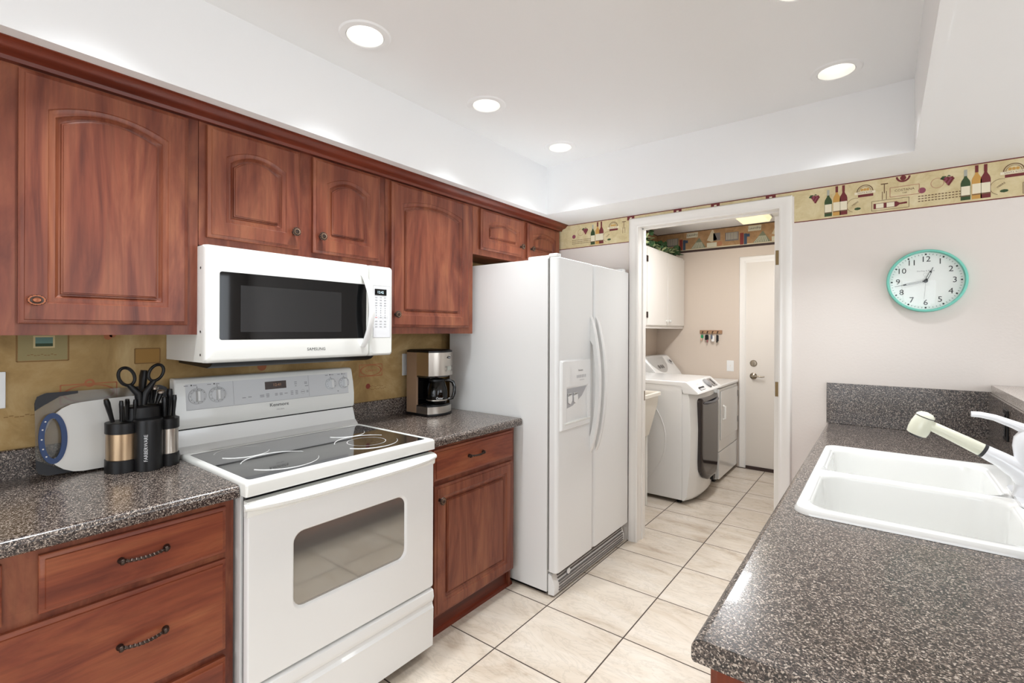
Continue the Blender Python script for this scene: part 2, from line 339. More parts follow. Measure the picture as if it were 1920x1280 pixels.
tr = struct('trim_1', b, [P_TRIM])
b = B(); b.box(DX0+.018, DX0+.0195, YB+.085, YB+.112, .92, .985, .0005); obj('strike_plate', b, BRASS, tr)
# baseboard bit beside the fridge
b = B(); b.box(.0, DX0-.06, YB-.012, YB, 0, .08); struct('baseboard_back', b, [P_TRIM])
# open laundry door, seen edge on
b = B(); b.box(1.690, 1.724, YB+.125, YB+.90, .012, DZ-.035, .002); d1 = struct('door_1', b, [P_TRIM])
for z in (1.815, 1.055, .25):
    b = B(); b.box(1.6955, 1.722, YB+.1225, YB+.125, z-.042, z+.042, .001); b.lathe([(.006, -.042), (.006, .042)], (1.728, YB+.119, z), 'z', 10); 
    for k in (-.025, 0, .025): b.lathe([(.003, 0), (.002, .001)], (1.706, YB+.1225, z+k), '-y', 8)
    obj('hinge', b, BRASS, d1)
b = B(); b.lathe([(.03, 0), (.03, .004), (.012, .01), (.011, .03), (.024, .036), (.027, .05), (.018, .062), (.001, .064)], (1.690, YB+.84, .94), '-x', 16); obj('door_knob', b, BRASS, d1)
# wallpaper border
def bottle(b, x, z0, h, w, mb, ml, my, y, n=1):
    f = lambda u, v: (x+u*w/2, y, z0+v*h)
    pr = [(1, 0), (1, .56), (.85, .64), (.38, .74), (.3, .78), (.3, 1)]
    b.m(mb); b.poly([f(u, v) for u, v in pr]+[f(-u, v) for u, v in pr[::-1]])
    e = y-.0002; b.m(ml); b.poly([(x+a*w*.46, e, z0+h*c) for a, c in ((-1, .16), (1, .16), (1, .46), (-1, .46))])
    b.m(my); b.poly([(x+a*w*.17, e, z0+h*c) for a, c in ((-1, .8), (1, .8), (1, 1.01), (-1, 1.01))])
    b.m(6); b.poly([(x+a*w*.46, e-.0001, z0+h*c) for a, c in ((-1, .12), (1, .12), (1, .15), (-1, .15))])
def grapes(b, x, z, s, y):
    b.m(4)
    for r, nn in enumerate((4, 5, 4, 3, 2, 1)):
        for k in range(nn):
            b.m(4 if (k+r) % 2 else 5); b.disc((x+(k-(nn-1)/2)*s*.27, y-.0002*(r+1), z-r*s*.23), s*.17, XV, ZV, 0, 10)
    b.m(3); b.poly([(x-s*1.1, y, z-.1*s), (x-s*.8, y, z+.35*s), (x-.3*s, y, z+.3*s), (x-.5*s, y, z-.35*s)]); b.poly([(x-.3*s, y, z+.2*s), (x, y, z+.45*s), (x+.3*s, y, z+.25*s)])
def border_unit(b, x, y, z0, z1, xmin, xmax):
    ok = lambda a, c: a > xmin and c < xmax
    y1 = y-.0006; H = z1-z0; R = (1, 0, 0)
    if ok(x-.09, x-.03): grapes(b, x-.057, z0+.128, .028, y1)
    for dx, mb, h in ((0, 3, .137), (.037, 8, .15), (.066, 4, .15)):
        if ok(x+dx-.018, x+dx+.018): bottle(b, x+dx, z0+.014, h, .033, mb, 7, 4 if dx else 9, y1, )
    if ok(x+.10, x+.20):
        b.m(6); b.ring((x+.155, y1, z0+.118), .030, .034, XV, ZV, 0, 20, 0, PI); b.ring((x+.155, y1, z0+.118), .024, .026, XV, ZV, 0, 20, 0, PI)
        for k in (-1, 0, 1): b.m(8); b.disc((x+.155+k*.012, y1, z0+.128), .006, XV, ZV, 0, 10)
        b.m(7); b.quad((x+.155, y1, z0+.112), .085, .012, XV, (0, 0, 1), 0); b.m(6); b.text('SANTA ROSA', .010, (x+.155, y1-.0003, z0+.112), XV, ZV, 0)
        b.m(4); b.quad((x+.158, y1, z0+.098), .062, .013, XV, ZV, 0)
    if ok(x+.085, x+.15):
        b.m(6); b.ring((x+.115, y1, z0+.055), .034, .0355, XV, ZV, 0, 20, 1.2, 4.4); b.text('VIBERE', .011, (x+.115, y1, z0+.062), (.8, 0, .6), (-.6, 0, .8), 0); b.m(3); b.disc((x+.125, y1, z0+.035), .014, XV, ZV, 0, 8, .007)
    if ok(x+.21, x+.25):
        b.m(6); b.quad((x+.233, y1, z0+.118), .0035, .045, XV, ZV, 0); b.quad((x+.233, y1, z0+.142), .028, .005, XV, ZV, 0)
        for k in (-1, 1): b.quad((x+.233+k*.008, y1, z0+.085), .0025, .04, XV, ZV, 0)
    if ok(x+.255, x+.37):
        b.m(10)
        for cx, cz, w, h in ((.31, .118, .11, .0025), (.31, .072, .11, .0025), (.255, .095, .0025, .046), (.365, .095, .0025, .046)): b.quad((x+cx, y1, z0+cz), w, h, XV, ZV, 0)
        b.m(6); b.text('COSTANA', .016, (x+.31, y1, z0+.1), XV, ZV, 0); b.text('1768', .009, (x+.31, y1, z0+.086), XV, ZV, 0)
    if ok(x+.27, x+.34): b.m(4); b.ring((x+.305, y1, z1-.008), .020, .028, XV, ZV, 0, 20, PI, 2*PI); b.disc((x+.305, y1, z1-.016), .012, XV, ZV, 0, 12)
    if ok(x+.36, x+.40): b.m(5); b.disc((x+.375, y1, z0+.085), .014, XV, ZV, -.0004, 14)
    if ok(x+.18, x+.33):
        b.m(6)
        for cx, cz, w, h in ((.255, .062, .145, .002), (.255, .014, .145, .002), (.183, .038, .002, .048), (.327, .038, .002, .048)): b.quad((x+cx, y1, z0+cz), w, h, XV, ZV, 0)
        b.m(4); b.quad((x+.235, y1, z0+.036), .09, .026, XV, ZV, 0); b.poly([(x+.28, y1, z0+.049), (x+.292, y1, z0+.04), (x+.32, y1, z0+.042), (x+.32, y1, z0+.033), (x+.292, y1, z0+.032), (x+.28, y1, z0+.023)])
        b.m(7); b.quad((x+.215, y1-.0003, z0+.036), .03, .022, XV, ZV, 0); b.quad((x+.257, y1-.0003, z0+.036), .03, .022, XV, ZV, 0)
    if ok(x+.35, x+.52):
        b.m(10); b.ring((x+.43, y1, z0+.11), .022, .024, XV, ZV, 0, 20); b.m(6)
        for r in range(3):
            for k in range(13): b.quad((x+.365+k*.012, y1, z0+.058-r*.012), .008, .0045, XV, ZV, 0)
b = B(); BZ0, BZ1 = 1.979, 2.153
CX0, CX1 = .847, 1.805
for x0, x1, z0 in ((.30, CX0, BZ0), (CX0, CX1, 2.125), (CX1, 3.4, BZ0)):
    b.m(0); b.box(x0, x1, YB-.001, YB, z0, BZ1)
    b.m(4)
    b.quad(((x0+x1)/2, YB-.0012, BZ1-.0025), x1-x0, .005, XV, ZV, 0)
    if z0 < 2.1: b.quad(((x0+x1)/2, YB-.0012, z0+.0025), x1-x0, .005, XV, ZV, 0)
for k in range(3): border_unit(b, 1.96+.527*k, YB-.001, BZ0, BZ1, CX1, 3.4)
border_unit(b, .578, YB-.001, BZ0, BZ1, .38, CX0); border_unit(b, .578-.527, YB-.001, BZ0, BZ1, .38, CX0)
for x in (.86, 1.17, 1.395, 1.69):
    b.m(4); b.box(x-.025, x+.025, YB-.0014, YB-.001, 2.125, 2.149)
    b.m(7); b.quad((x, YB-.0018, 2.138), .014, .008, XV, ZV, 0)
struct('trim_2', b, [BPAPER, BPAPER, BPAPER, col('b_green', (52, 74, 40)), col('b_maroon', (110, 40, 42)), col('b_plum', (140, 70, 88)), col('b_sepia', (112, 84, 58)), col('b_cream', (232, 222, 196)), col('b_amber', (198, 150, 76)), col('b_grey', (170, 170, 160)), col('b_rose', (178, 124, 104))])

# ------------------------------------------------------------------ laundry room shell
LX = .145; LZ = 2.48
b = B(); b.box(LX-.1, LX, YB+.12, YF, 0, 2.6); struct('wall_laundry_left', b, [P_LAUN])
b = B(); b.box(LX-.1, 2.6, YF, YF+.1, 0, 2.6); struct('wall_laundry_far', b, [P_LAUN])
b = B(); b.box(2.5, 2.6, YB+.12, YF, 0, 2.6); struct('wall_laundry_right', b, [P_LAUN])
b = B(); b.box(LX, 2.5, YB+.12, YF, LZ, LZ+.08); struct('ceiling_laundry', b, [P_CEIL])
# laundry border: shelf of wash day things
b = B(); b.m(0); z0, z1 = 2.25, 2.478; y = YF-.001
b.box(LX, 2.5, YF-.001, YF, z0, z1); b.box(LX, LX+.001, YB+.12, YF, z0, z1)
b.m(1); b.quad((1.32, y, z1-.004), 2.35, .008, XV, ZV); b.quad((1.32, y, z0+.012), 2.35, .024, XV, ZV); b.poly([(LX+.0016, YB+.12, z1-.01), (LX+.0016, YF, z1-.01), (LX+.0016, YF, z1), (LX+.0016, YB+.12, z1)])
b.m(2); b.quad((1.32, y, z0+.03), 2.35, .012, XV, ZV)
def lunit(x):
    Y1 = y-.001
    b.m(3); b.quad((x+.0, Y1, z0+.125), .13, .09, XV, ZV, 0); b.m(4)
    for k in range(8): b.quad((x-.05+k*.014, Y1-.0003, z0+.13), .005, .07, XV, ZV, 0)
    b.m(5); b.quad((x+.095, Y1, z0+.09), .034, .12, XV, ZV, 0); b.m(6); b.quad((x+.13, Y1, z0+.085), .028, .11, XV, ZV, 0); b.quad((x+.155, Y1, z0+.12), .03, .03, XV, ZV, 0)
    b.m(4); b.quad((x+.215, Y1, z0+.185), .12, .055, XV, (.08, 0, 1), 0); b.m(1); b.text('Laundry', .035, (x+.215, Y1-.0004, z0+.187), XV, (.08, 0, 1), 0)
    b.m(7); b.poly([(x+.2, Y1, z0+.036), (x+.29, Y1, z0+.15), (x+.36, Y1, z0+.036)])
    b.m(4)
    for k in range(8): b.poly([(x+.21+k*.017, Y1-.0003, z0+.04), (x+.216+k*.017, Y1-.0003, z0+.04), (x+.26+k*.008, Y1-.0003, z0+.1), (x+.256+k*.008, Y1-.0003, z0+.1)])
    b.m(2); b.poly([(x+.37, Y1, z0+.11), (x+.42, Y1, z0+.215), (x+.435, Y1, z0+.215), (x+.475, Y1, z0+.11), (x+.42, Y1, z0+.09)]); b.m(3); b.quad((x+.47, Y1, z0+.14), .07, .08, XV, ZV, 0); b.m(4); b.quad((x+.42, Y1, z0+.06), .1, .045, XV, ZV, 0)
    b.m(8); b.disc((x+.5, Y1, z0+.065), .026, XV, ZV, 0, 12)
for x in (.34, .96, 1.58): lunit(x-.02)
struct('trim_3', b, [LPAPER, col('l_dark', (62, 44, 40)), col('l_cream', (206, 194, 166)), col('l_slate', (120, 114, 112)), col('l_ivory', (210, 206, 184)), col('l_red', (128, 50, 44)), col('l_navy', (58, 76, 98)), col('l_sage', (124, 128, 104)), col('l_orange', (176, 120, 86))])
# far exterior door
b = B(); b.box(1.085, 2.0, YF-.03, YF-.004, .03, 2.085, .002); dr = struct('door_2', b, [P_DOOR])
b = B(); b.lathe([(.033, 0), (.033, .006), (.027, .014), (.018, .016)], (1.155, YF-.03, 1.068), '-y', 20); b.box(1.149, 1.161, YF-.056, YF-.046, 1.052, 1.084, .002); obj('deadbolt', b, NICK, dr)
b = B(); b.lathe([(.033, 0), (.033, .006), (.022, .014), (.012, .018), (.011, .05)], (1.155, YF-.03, .94), '-y', 20); b.tube([(1.155, YF-.075, .94), (1.2, YF-.078, .943), (1.235, YF-.074, .936), (1.262, YF-.07, .94)], [.010, .008, .007, .005], 10); obj('lever_handle', b, NICK, dr)
b = B(); b.box(1.085, 2.0, YF-.036, YF-.002, .004, .03); obj('door_sweep', b, col('sweep', (60, 44, 38)), dr)
b = B(); casing(b, 1.078, 2.01, 2.09, YF, .062); b.box(1.078, 2.01, YF-.02, YF, 2.086, 2.1); b.box(1.066, 1.082, YF-.012, YF, 0, 2.1); b.box(2.004, 2.02, YF-.012, YF, 0, 2.1); struct('trim_4', b, [P_TRIM])
b = B(); b.box(1.0, 2.06, YF-.05, YF-.036, 0, .004); struct('trim_5', b, [col('sweep', (60, 44, 38))])
# laundry ceiling fixture
t = thing('ceiling_light', (1.2, 3.5, LZ), 'rectangular fluorescent ceiling light with yellowish diffuser in the laundry room', 'ceiling light')
b = B(); b.box(1.07, 1.36, 2.55, 4.47, LZ-.008, LZ); obj('housing', b, WHT, t)
b = B(); b.prism([(1.08, LZ-.008), (1.10, LZ-.045), (1.33, LZ-.045), (1.35, LZ-.008)], 'y', 2.56, 4.46); obj('diffuser', b, DIFF, t)
area('laundry_tube', (1.21, 3.15, LZ-.05), (.22, 1.1), TUBE, (0, 0, 0), (.96, .97, 1))

# ------------------------------------------------------------------ downlights
def downlight(x, y, label):
    t = thing('recessed_light', (x, y, ZT), label, 'ceiling light', 'recessed lights in the ceiling tray')
    b = B(); b.lathe([(.066, 0), (.068, -.006), (.088, -.005), (.093, 0)], (x, y, ZT), 'z', 36, c0=False, c1=False); obj('trim_ring', b, P_CEIL, t)
    b = B(); b.lathe([(.0655, -.004), (.0655, 0), (.060, .03), (.050, .07), (.044, .085), (.030, .09), (.001, .09)], (x, y, ZT), 'z', 36, c0=False, c1=False); obj('baffle', b, mat('baffle_white', (242, 241, 238), .5), t)
    b = B(); b.lathe([(.044, .086), (.043, .064), (.036, .050), (.022, .042), (.0001, .039)], (x, y, ZT), 'z', 28, c0=False); obj('lens', b, LENS, t)
    l = bpy.data.lights.new('downlight', 'SPOT'); l.energy = LAMP*2.2; l.spot_size = math.radians(88); l.spot_blend = 1.0; l.shadow_soft_size = .06; l.color = (.93, .97, 1)
    o = bpy.data.objects.new('downlight', l); COL.objects.link(o); o.location = (x, y, ZT-.02)
for x, y, l in ((.69, .405, 'round recessed downlight nearest the camera, above the range side of the tray'), (.69, 1.083, 'round recessed downlight in the middle of the left row of three'), (.69, 1.744, 'smallest recessed downlight, far left corner of the ceiling tray'), (2.034, 1.729, 'round recessed downlight on the right side of the tray, above the sink side'), (1.98, 1.07, 'recessed downlight cut off by the top edge of the photo')): downlight(x, y, l)
for x, y in ((.69, -.3), (2.0, -.2), (.69, -1.2), (2.0, -1.2)):
    l = bpy.data.lights.new('downlight', 'SPOT'); l.energy = LAMP*2.2; l.spot_size = math.radians(88); l.spot_blend = 1.0; l.shadow_soft_size = .06; l.color = (.93, .97, 1)
    o = bpy.data.objects.new('downlight', l); COL.objects.link(o); o.location = (x, y, ZT-.02)

# ------------------------------------------------------------------ cabinets
def routed_door(x, y0, y1, z0, z1, arch=True, m_=.06, mt=.062, rise=.034, s=1):
    b = B(); N = 14; t = .02
    def rect(i, h):
        p = [(y0+i, z0+i), (y1-i, z0+i)]+[(y1-i+(y0-y1+2*i)*k/(N-1), z1-i) for k in range(N)]
        return [(x+s*h, a, c) for a, c in p]
    def inn(i, h):
        a0, a1, c0, zt = y0+m_+i, y1-m_-i, z0+m_+i, z1-mt-i; r = rise if arch else 0
        p = [(a0, c0), (a1, c0)]
        for k in range(N):
            u = k/(N-1); p.append((a1+(a0-a1)*u, zt-r*(2*u-1)**2))
        return [(x+s*h, a, c) for a, c in p]
    loops = [rect(0, 0), rect(0, .013), rect(.004, .0155), rect(.011, .017), rect(.0125, t), inn(0, t), inn(.002, .0165), inn(.012, .0135), inn(.016, .0150), inn(.018, .0105), inn(.024, .0055), inn(.028, .0055), inn(.0295, .0115), inn(.0325, .0125), inn(.0335, .0155), inn(.036, .016)]
    b.loft(loops, True, True); return b
def slab_drawer(x, y0, y1, z0, z1):
    b = B(); r = lambda i, h: [(x+h, y0+i, z0+i), (x+h, y1-i, z0+i), (x+h, y1-i, z1-i), (x+h, y0+i, z1-i)]
    b.loft([r(0, 0), r(0, .012), r(.003, .0145), r(.010, .0165), r(.0115, .02)]); return b
def knob(x, y, z, parent, m1=BRZ, m2=BRZL, sc=(1, 1), s='x'):
    b = B(); b.lathe([(.008, 0), (.006, .004), (.0055, .012), (.012, .016), (.0165, .020), (.0175, .0235), (.0160, .0265), (.012, .0265)], (x, y, z), s, 20, sc, c1=True)
    b.m(1); b.lathe([(.0125, .0262), (.012, .029), (.0085, .0285)], (x, y, z), s, 20, sc, c0=False, c1=False); b.m(0); b.lathe([(.0088, .028), (.007, .031), (.0001, .032)], (x, y, z), s, 16, sc, c0=False)
    b.m(1)
    for k in range(12): b.lathe([(.0017, 0), (.001, .0015)], (x+(.0255 if s == 'x' else -.0255), y+.0158*sc[0]*math.cos(k*PI/6), z+.0158*sc[1]*math.sin(k*PI/6)), s, 6)
    return obj('knob', b, [m1, m2], parent)
def pull(x, yc, zc, parent, L=.1):
    b = B(); n = 40; pts = [(x+.009+.017*math.sin(PI*k/n)**.8, yc-L/2+L*k/n, zc-.001*math.sin(PI*k/n)) for k in range(n+1)]
    rs = [.0042+.0028*abs(2*k/n-1)**6+.0006*math.sin(PI*k/n) for k in range(n+1)]
    b.tube(pts, rs, 4, twist=.42, up=(1, 0, 0))
    for q in (-1, 1): b.lathe([(.0085, 0), (.008, .006), (.006, .012), (.004, .015)], (x, yc+q*L/2, zc), 'x', 12); b.lathe([(.0075, -.006), (.0085, 0), (.0045, .006)], (x+.013, yc+q*(L/2-.002), zc), 'y', 10)
    return obj('handle', b, [BRZ], parent)
def wallcab(y0, y1, z0, z1, doors, label, ends=True, mknob=None):
    t = thing('wall_cabinet', (0, (y0+y1)/2, z0), label, 'cabinet', 'cherry wall cabinets on the left wall')
    b = B(); X1 = .305; th = .016
    b.box(.0, X1-.02, y0+.001, y0+th, z0, z1); b.box(.0, X1-.02, y1-th, y1-.001, z0, z1); b.box(.0, X1-.02, y0+th, y1-th, z0+.012, z0+.012+th); b.box(.0, X1-.02, y0+th, y1-th, z1-th, z1); b.box(.0, .006, y0+th, y1-th, z0+.02, z1-th); obj('carcass', b, WF, t)
    b = B(); st = .04
    ys = [y0+.001]+[v for d in doors for v in (d[0]+.012, d[1]-.012)]+[y1-.001]
    b.box(X1-.02, X1, y0+.001, y1-.001, z0, doors[0][2]+.012); b.box(X1-.02, X1, y0+.001, y1-.001, doors[0][3]-.012, z1)
    for k in range(0, len(ys), 2): b.box(X1-.02, X1, ys[k], ys[k+1], doors[0][2]+.012, doors[0][3]-.012)
    obj('face_frame', b, WF, t)
    for (a, c, zz0, zz1, ky, kz, cop) in doors:
        small = zz1-zz0 < .3
        d = obj('door', routed_door(X1+.0005, a, c, zz0, zz1, True, *((.055, .05, .025) if small else (.058, .062, .036))), WV, t)
        knob(X1+.0205, ky, kz, d, *((COPR, BRZ, (1.15, .85)) if cop else (BRZ, BRZL, (1, 1))))
    return t
wallcab(-.50, -.0, 1.37, 2.112, [(-.441, -.035, 1.402, 2.105, -.408, 1.467, True)], 'tall cherry wall cabinet left of the microwave, with a copper oval knob')
wallcab(-1.3, -.503, 1.37, 2.112, [(-1.27, -.92, 1.402, 2.105, -.95, 1.467, False), (-.90, -.53, 1.402, 2.105, -.87, 1.467, False)], 'cherry wall cabinet beyond the left edge of the photo')
wallcab(.0, .79, 1.682, 2.112, [(.024, .360, 1.712, 2.105, .332, 1.777, False), (.418, .752, 1.709, 2.105, .447, 1.777, False)], 'short cherry wall cabinet with two arched doors above the microwave')
wallcab(.79, 1.412, 1.37, 2.112, [(.82, 1.366, 1.403, 2.105, .839, 1.464, False)], 'tall cherry wall cabinet above the coffee maker')
wallcab(1.412, 2.352, 1.833, 2.112, [(1.467, 1.892, 1.866, 2.105, 1.85, 1.931, False), (1.934, 2.325, 1.866, 2.105, 1.967, 1.932, False)], 'short cherry wall cabinet with two arched doors above the refrigerator')
b = B(); b.prism([(.2, 2.112), (.3265, 2.112), (.330, 2.122), (.340, 2.128), (.352, 2.130), (.362, 2.137), (.372, 2.147), (.385, 2.150), (.385, 2.1525), (.2, 2.1525)], 'y', -1.3, 2.352); struct('trim_6', b, [WCR])

def base_left(y0, y1, label, fronts, x=.605, sides=True):
    t = thing('base_cabinet', (.0, (y0+y1)/2, 0), label, 'cabinet', 'cherry base cabinets on the left wall')
    b = B(); th = .016
    b.box(.02, x-.02, y0+.001, y0+th, .0, .875); b.box(.02, x-.02, y1-th, y1-.001, .0, .875); b.box(.02, x-.02, y0+th, y1-th, .1, .116); b.box(.02, .03, y0+th, y1-th, .116, .875); obj('carcass', b, WF, t)
    b = B(); b.box(x-.02, x, y0+.001, y0+.042, .1, .875); b.box(x-.02, x, y1-.042, y1-.001, .1, .875); b.box(x-.02, x, y0+.042, y1-.042, .84, .875); b.box(x-.02, x, y0+.042, y1-.042, .1, .125)
    for r in sorted({(f[3]) for f in fronts}):
        if r > .2: b.box(x-.02, x, y0+.042, y1-.042, r-.027, r+.014)
    if len([f for f in fronts if f[3] > .7]) > 1: b.box(x-.02, x, -.51, -.43, .7281, .8399)
    obj('face_frame', b, WF, t)
    b = B(); b.box(x-.045, x-.035, y0+.001, y1-.001, 0, .1); b.prism([(x-.035, 0), (x-.021, 0), (x-.024, .012), (x-.035, .018)], 'y', y0+.001, y1+.02 if y1 > 1 else y1-.001); obj('toe_kick', b, WCR, t)
    for f in fronts:
        kind, a, c, z0, z1 = f[:5]
        if kind == 'drawer':
            d = obj('drawer_front', slab_drawer(x+.0005, a, c, z0, z1), WH, t)
            for hy in f[5]: pull(x+.0205, hy, f[6], d)
        else:
            d = obj('door', routed_door(x+.0005, a, c, z0, z1, False, .05, .05), WV, t); knob(x+.0205, f[5], f[6], d)
    return t
base_left(-.95, -.004, 'cherry base cabinet of drawers left of the range', [('drawer', -.439, -.031, .714, .853, [-.236], .787), ('drawer', -.91, -.499, .714, .853, [-.7], .787), ('drawer', -.91, -.031, .423, .695, [-.7, -.238], .563), ('drawer', -.91, -.031, .13, .399, [-.7, -.238], .27)])
base_left(-1.6, -.954, 'cherry base cabinet beyond the left edge of the photo', [('drawer', -1.56, -.99, .714, .853, [-1.27], .787), ('door', -1.56, -.99, .13, .69, -1.0, .63)])
base_left(.768, 1.418, 'cherry base cabinet with one drawer and one door, between range and refrigerator', [('drawer', .82, 1.39, .716, .855, [1.09], .79), ('door', .825, 1.39, .112, .692, .848, .63)])

def top_profile(x0, xc, z0=.876, z1=.914, r=.017):
    p = [(x0, z0), (xc-.004*(1 if xc > x0 else -1), z0)]; s = 1 if xc > x0 else -1
    p.append((xc, z0+.004))
    for k in range(7):
        a = k/6*PI/2; p.append((xc-s*r+s*r*math.cos(a), z1-r+r*math.sin(a)))
    p.append((x0, z1)); return p
def counter(y0, y1, label):
    b = B(); b.prism(top_profile(.021, .646), 'y', y0, y1); o = tag(obj('countertop', b, LAM), label, 'countertop')
    b = B(); b.prism([(0.001, .876), (.021, .876), (.021, 1.002), (.018, 1.005), (.001, 1.005)], 'y', y0, y1); obj('backsplash', b, LAM, o)
counter(-1.6, -.004, 'dark speckled laminate countertop left of the range, under the cutting boards')
counter(.768, 1.439, 'dark speckled laminate countertop between range and refrigerator, under the coffee maker')

# ------------------------------------------------------------------ range
R0, R1 = .001, .763
t = thing('electric_range', (.3, .382, 0), 'white freestanding electric range with black glass cooktop and oven window', 'range')
b = B(); b.box(.03, .635, R0+.002, R1-.002, .045, .905, .002); obj('body', b, WHT, t)
b = B(); b.box(.635, .655, R0+.01, R1-.01, .30, .884); obj('door_gap', b, BLK, t)
for x, y in ((.1, .06), (.1, .70), (.6, .06), (.6, .70)):
    b = B(); b.lathe([(.018, 0), (.02, .004), (.02, .012), (.008, .016), (.008, .05)], (x, y, 0), 'z', 12); obj('foot', b, BLK, t)
# cooktop frame with recess
b = B(); x0, x1, y0, y1 = .135, .684, R0-.003, R1+.003
rl = lambda i, z, r=.012: [(p[0], p[1], z) for p in rr(x0+i, x1-i, y0+i, y1-i, r)]
b.loft([rl(0, .884, .006), rl(0, .918, .008), rl(.004, .925, .010), rl(.010, .9275, .012)], True, False)
gx0, gx1, gy0, gy1 = .168, .655, .018, .742
gl = lambda i, z: [(p[0], p[1], z) for p in rr(gx0+i, gx1-i, gy0+i, gy1-i, .014)]
b.loft([rl(.010, .9275, .012), gl(0, .9275), gl(.002, .924), gl(.003, .918)], False, True); obj('cooktop_frame', b, WHT2, t)
b = B(); b.loft([gl(.0025, .919), gl(.0025, .9255), gl(.0035, .9262)]); g = obj('cooktop_glass', b, GLK, t)
def burner(x, y, r, arcs, inner=None):
    b = B()
    for a0, a1 in arcs:
        n = 26; pts = [(x+r*math.cos(math.radians(a0+(a1-a0)*k/n)), y+r*math.sin(math.radians(a0+(a1-a0)*k/n)), .9264) for k in range(n+1)]
        b.tube(pts, [.0008+.0012*(k/n) for k in range(n+1)], 4, flat=2.0 if False else 1)
    if inner: b.ring((x, y, .9262), inner-.0012, inner+.0012, XV, YV, .0004, 40)
    obj('burner_ring', b, RING, t)
burner(.280, .159, .091, [(115, 246), (64, -66)]); burner(.501, .195, .125, [(115, 245), (66, -66)])
burner(.280, .589, .090, [(120, 240), (70, -70)]); burner(.496, .556, .125, [(114, 245), (64, -65)], .077)
# riser and backguard
b = B(); b.prism([(.03, .90), (.135, .90), (.140, .926), (.128, .934), (.108, .945), (.098, .975), (.094, 1.004), (.03, 1.004)], 'y', R0, R1, .004); obj('riser', b, WHT, t)
b = B(); b.prism([(.032, 1.0), (.088, 1.0), (.088, 1.012), (.032, 1.012)], 'y', R0+.006, R1-.006); obj('gap_strip', b, BLK, t)
prof = [(.03, 1.010), (.098, 1.010), (.103, 1.016), (.104, 1.035), (.098, 1.075), (.090, 1.13), (.083, 1.180), (.078, 1.194), (.068, 1.200), (.03, 1.200)]
b = B(); b.prism(prof, 'y', R0-.002, R1+.002, .007, 3); bgd = obj('backguard', b, WHT2, t)
# control overlay follows the face: x on face at height z
def fx(z): return .0975-(z-1.075)*(.0145/.105)
nF = Vector((1, 0, .138)).normalized(); up = Vector((-.138, 0, 1)).normalized()
def fp(y, z): return Vector((fx(z), y, z))
b = B(); b.m(0); b.poly([fp(.035, 1.078)+nF*.0006, fp(.735, 1.078)+nF*.0006, fp(.735, 1.178)+nF*.0006, fp(.035, 1.178)+nF*.0006])
b.m(1)
for y in (.205, .53): b.quad(fp(y, 1.13), .0012, .095, YV, up, .0009)
b.quad(fp(.385, 1.0785), .7, .0012, YV, up, .0009)
for y, z, w in ((.245, 1.105, .014), (.268, 1.106, .014), (.318, 1.108, .018), (.318, 1.102, .018), (.342, 1.111, .014), (.342, 1.105, .014), (.342, 1.099, .012), (.379, 1.109, .012), (.379, 1.103, .012), (.40, 1.109, .013), (.40, 1.103, .013), (.422, 1.107, .014), (.449, 1.113, .012), (.449, 1.106, .012), (.449, 1.099, .012), (.471, 1.113, .012), (.471, 1.106, .012), (.471, 1.099, .012), (.468, 1.152, .012), (.468, 1.144, .012), (.468, 1.135, .008), (.516, 1.148, .013), (.516, 1.142, .013), (.52, 1.131, .016), (.50, 1.106, .016), (.522, 1.109, .01), (.522, 1.103, .01)): b.m(1); b.quad(fp(y, z), w, .0032, YV, up, .0009)
b.ring(fp(.50, 1.106), .009, .0098, YV, up, .001)
b.m(2)
for y in (.055, .135, .64, .705): b.disc(fp(y, 1.172), .0028, YV, up, .001, 10)
b.disc(fp(.678, 1.092), .0024, YV, up, .001, 8)
for y in (.074, .145, .642, .713): b.quad(fp(y, 1.129)+up*(.035 if y < .4 else .031), .0016, .007, YV, up, .001)
b.m(1)
for y in (.055, .135, .64, .705):
    for q in (-.018, .012): b.quad(fp(y+q, 1.171), .014, .003, YV, up, .001)
b.m(2); b.text('Kenmore', .021, fp(.389, 1.062)+nF*.0015, YV, up, .0009, sx=1.05); b.m(1); b.text('Ultra Bake', .008, fp(.389, 1.043)+Vector((.008, 0, 0)), YV, ZV, .0009)
obj('control_panel', b, [GREYW, PRINT, PRK], bgd, recalc=False)
b = B(); b.poly([fp(.332, 1.130)+nF*.001, fp(.425, 1.130)+nF*.001, fp(.425, 1.163)+nF*.001, fp(.332, 1.163)+nF*.001]); b.m(1); b.text('12:41', .017, fp(.385, 1.147), YV, up, .0016); obj('clock_display', b, [col('display_brown', (44, 26, 22), .2), LEDR], bgd, recalc=False)
for y in (.074, .145, .642, .713):
    z = 1.129; c = fp(y, z); r = .031 if y < .4 else .027
    b = B(); b.lathe([(r, 0), (r, .004), (r-.002, .006), (r-.008, .007), (r-.009, .0085), (.001, .0095)], c, nF, 32, c0=False)
    o_ = c+nF*.0085
    gb = B(); gb.loft([[o_+Vector(YV)*(sx*w)+up*(sz*h)+nF*d for sx, sz in ((-1, -1), (1, -1), (1, 1), (-1, 1))] for w, h, d in ((.0075, .021, 0), (.0055, .020, .011), (.004, .018, .013))], False, True)
    b.m(2)
    for k in range(11):
        a = math.radians(-60+k*30+90); p = c+nF*.0064+Vector(YV)*((r-.005)*math.cos(a))+up*((r-.005)*math.sin(a)); b.disc(p, .0014, YV, up, .0012, 6)
    kb = obj('knob', b, [GREYW, GREYW, PRK], t); obj('grip', gb, mat('knob_light', (222, 222, 220), .25), kb)
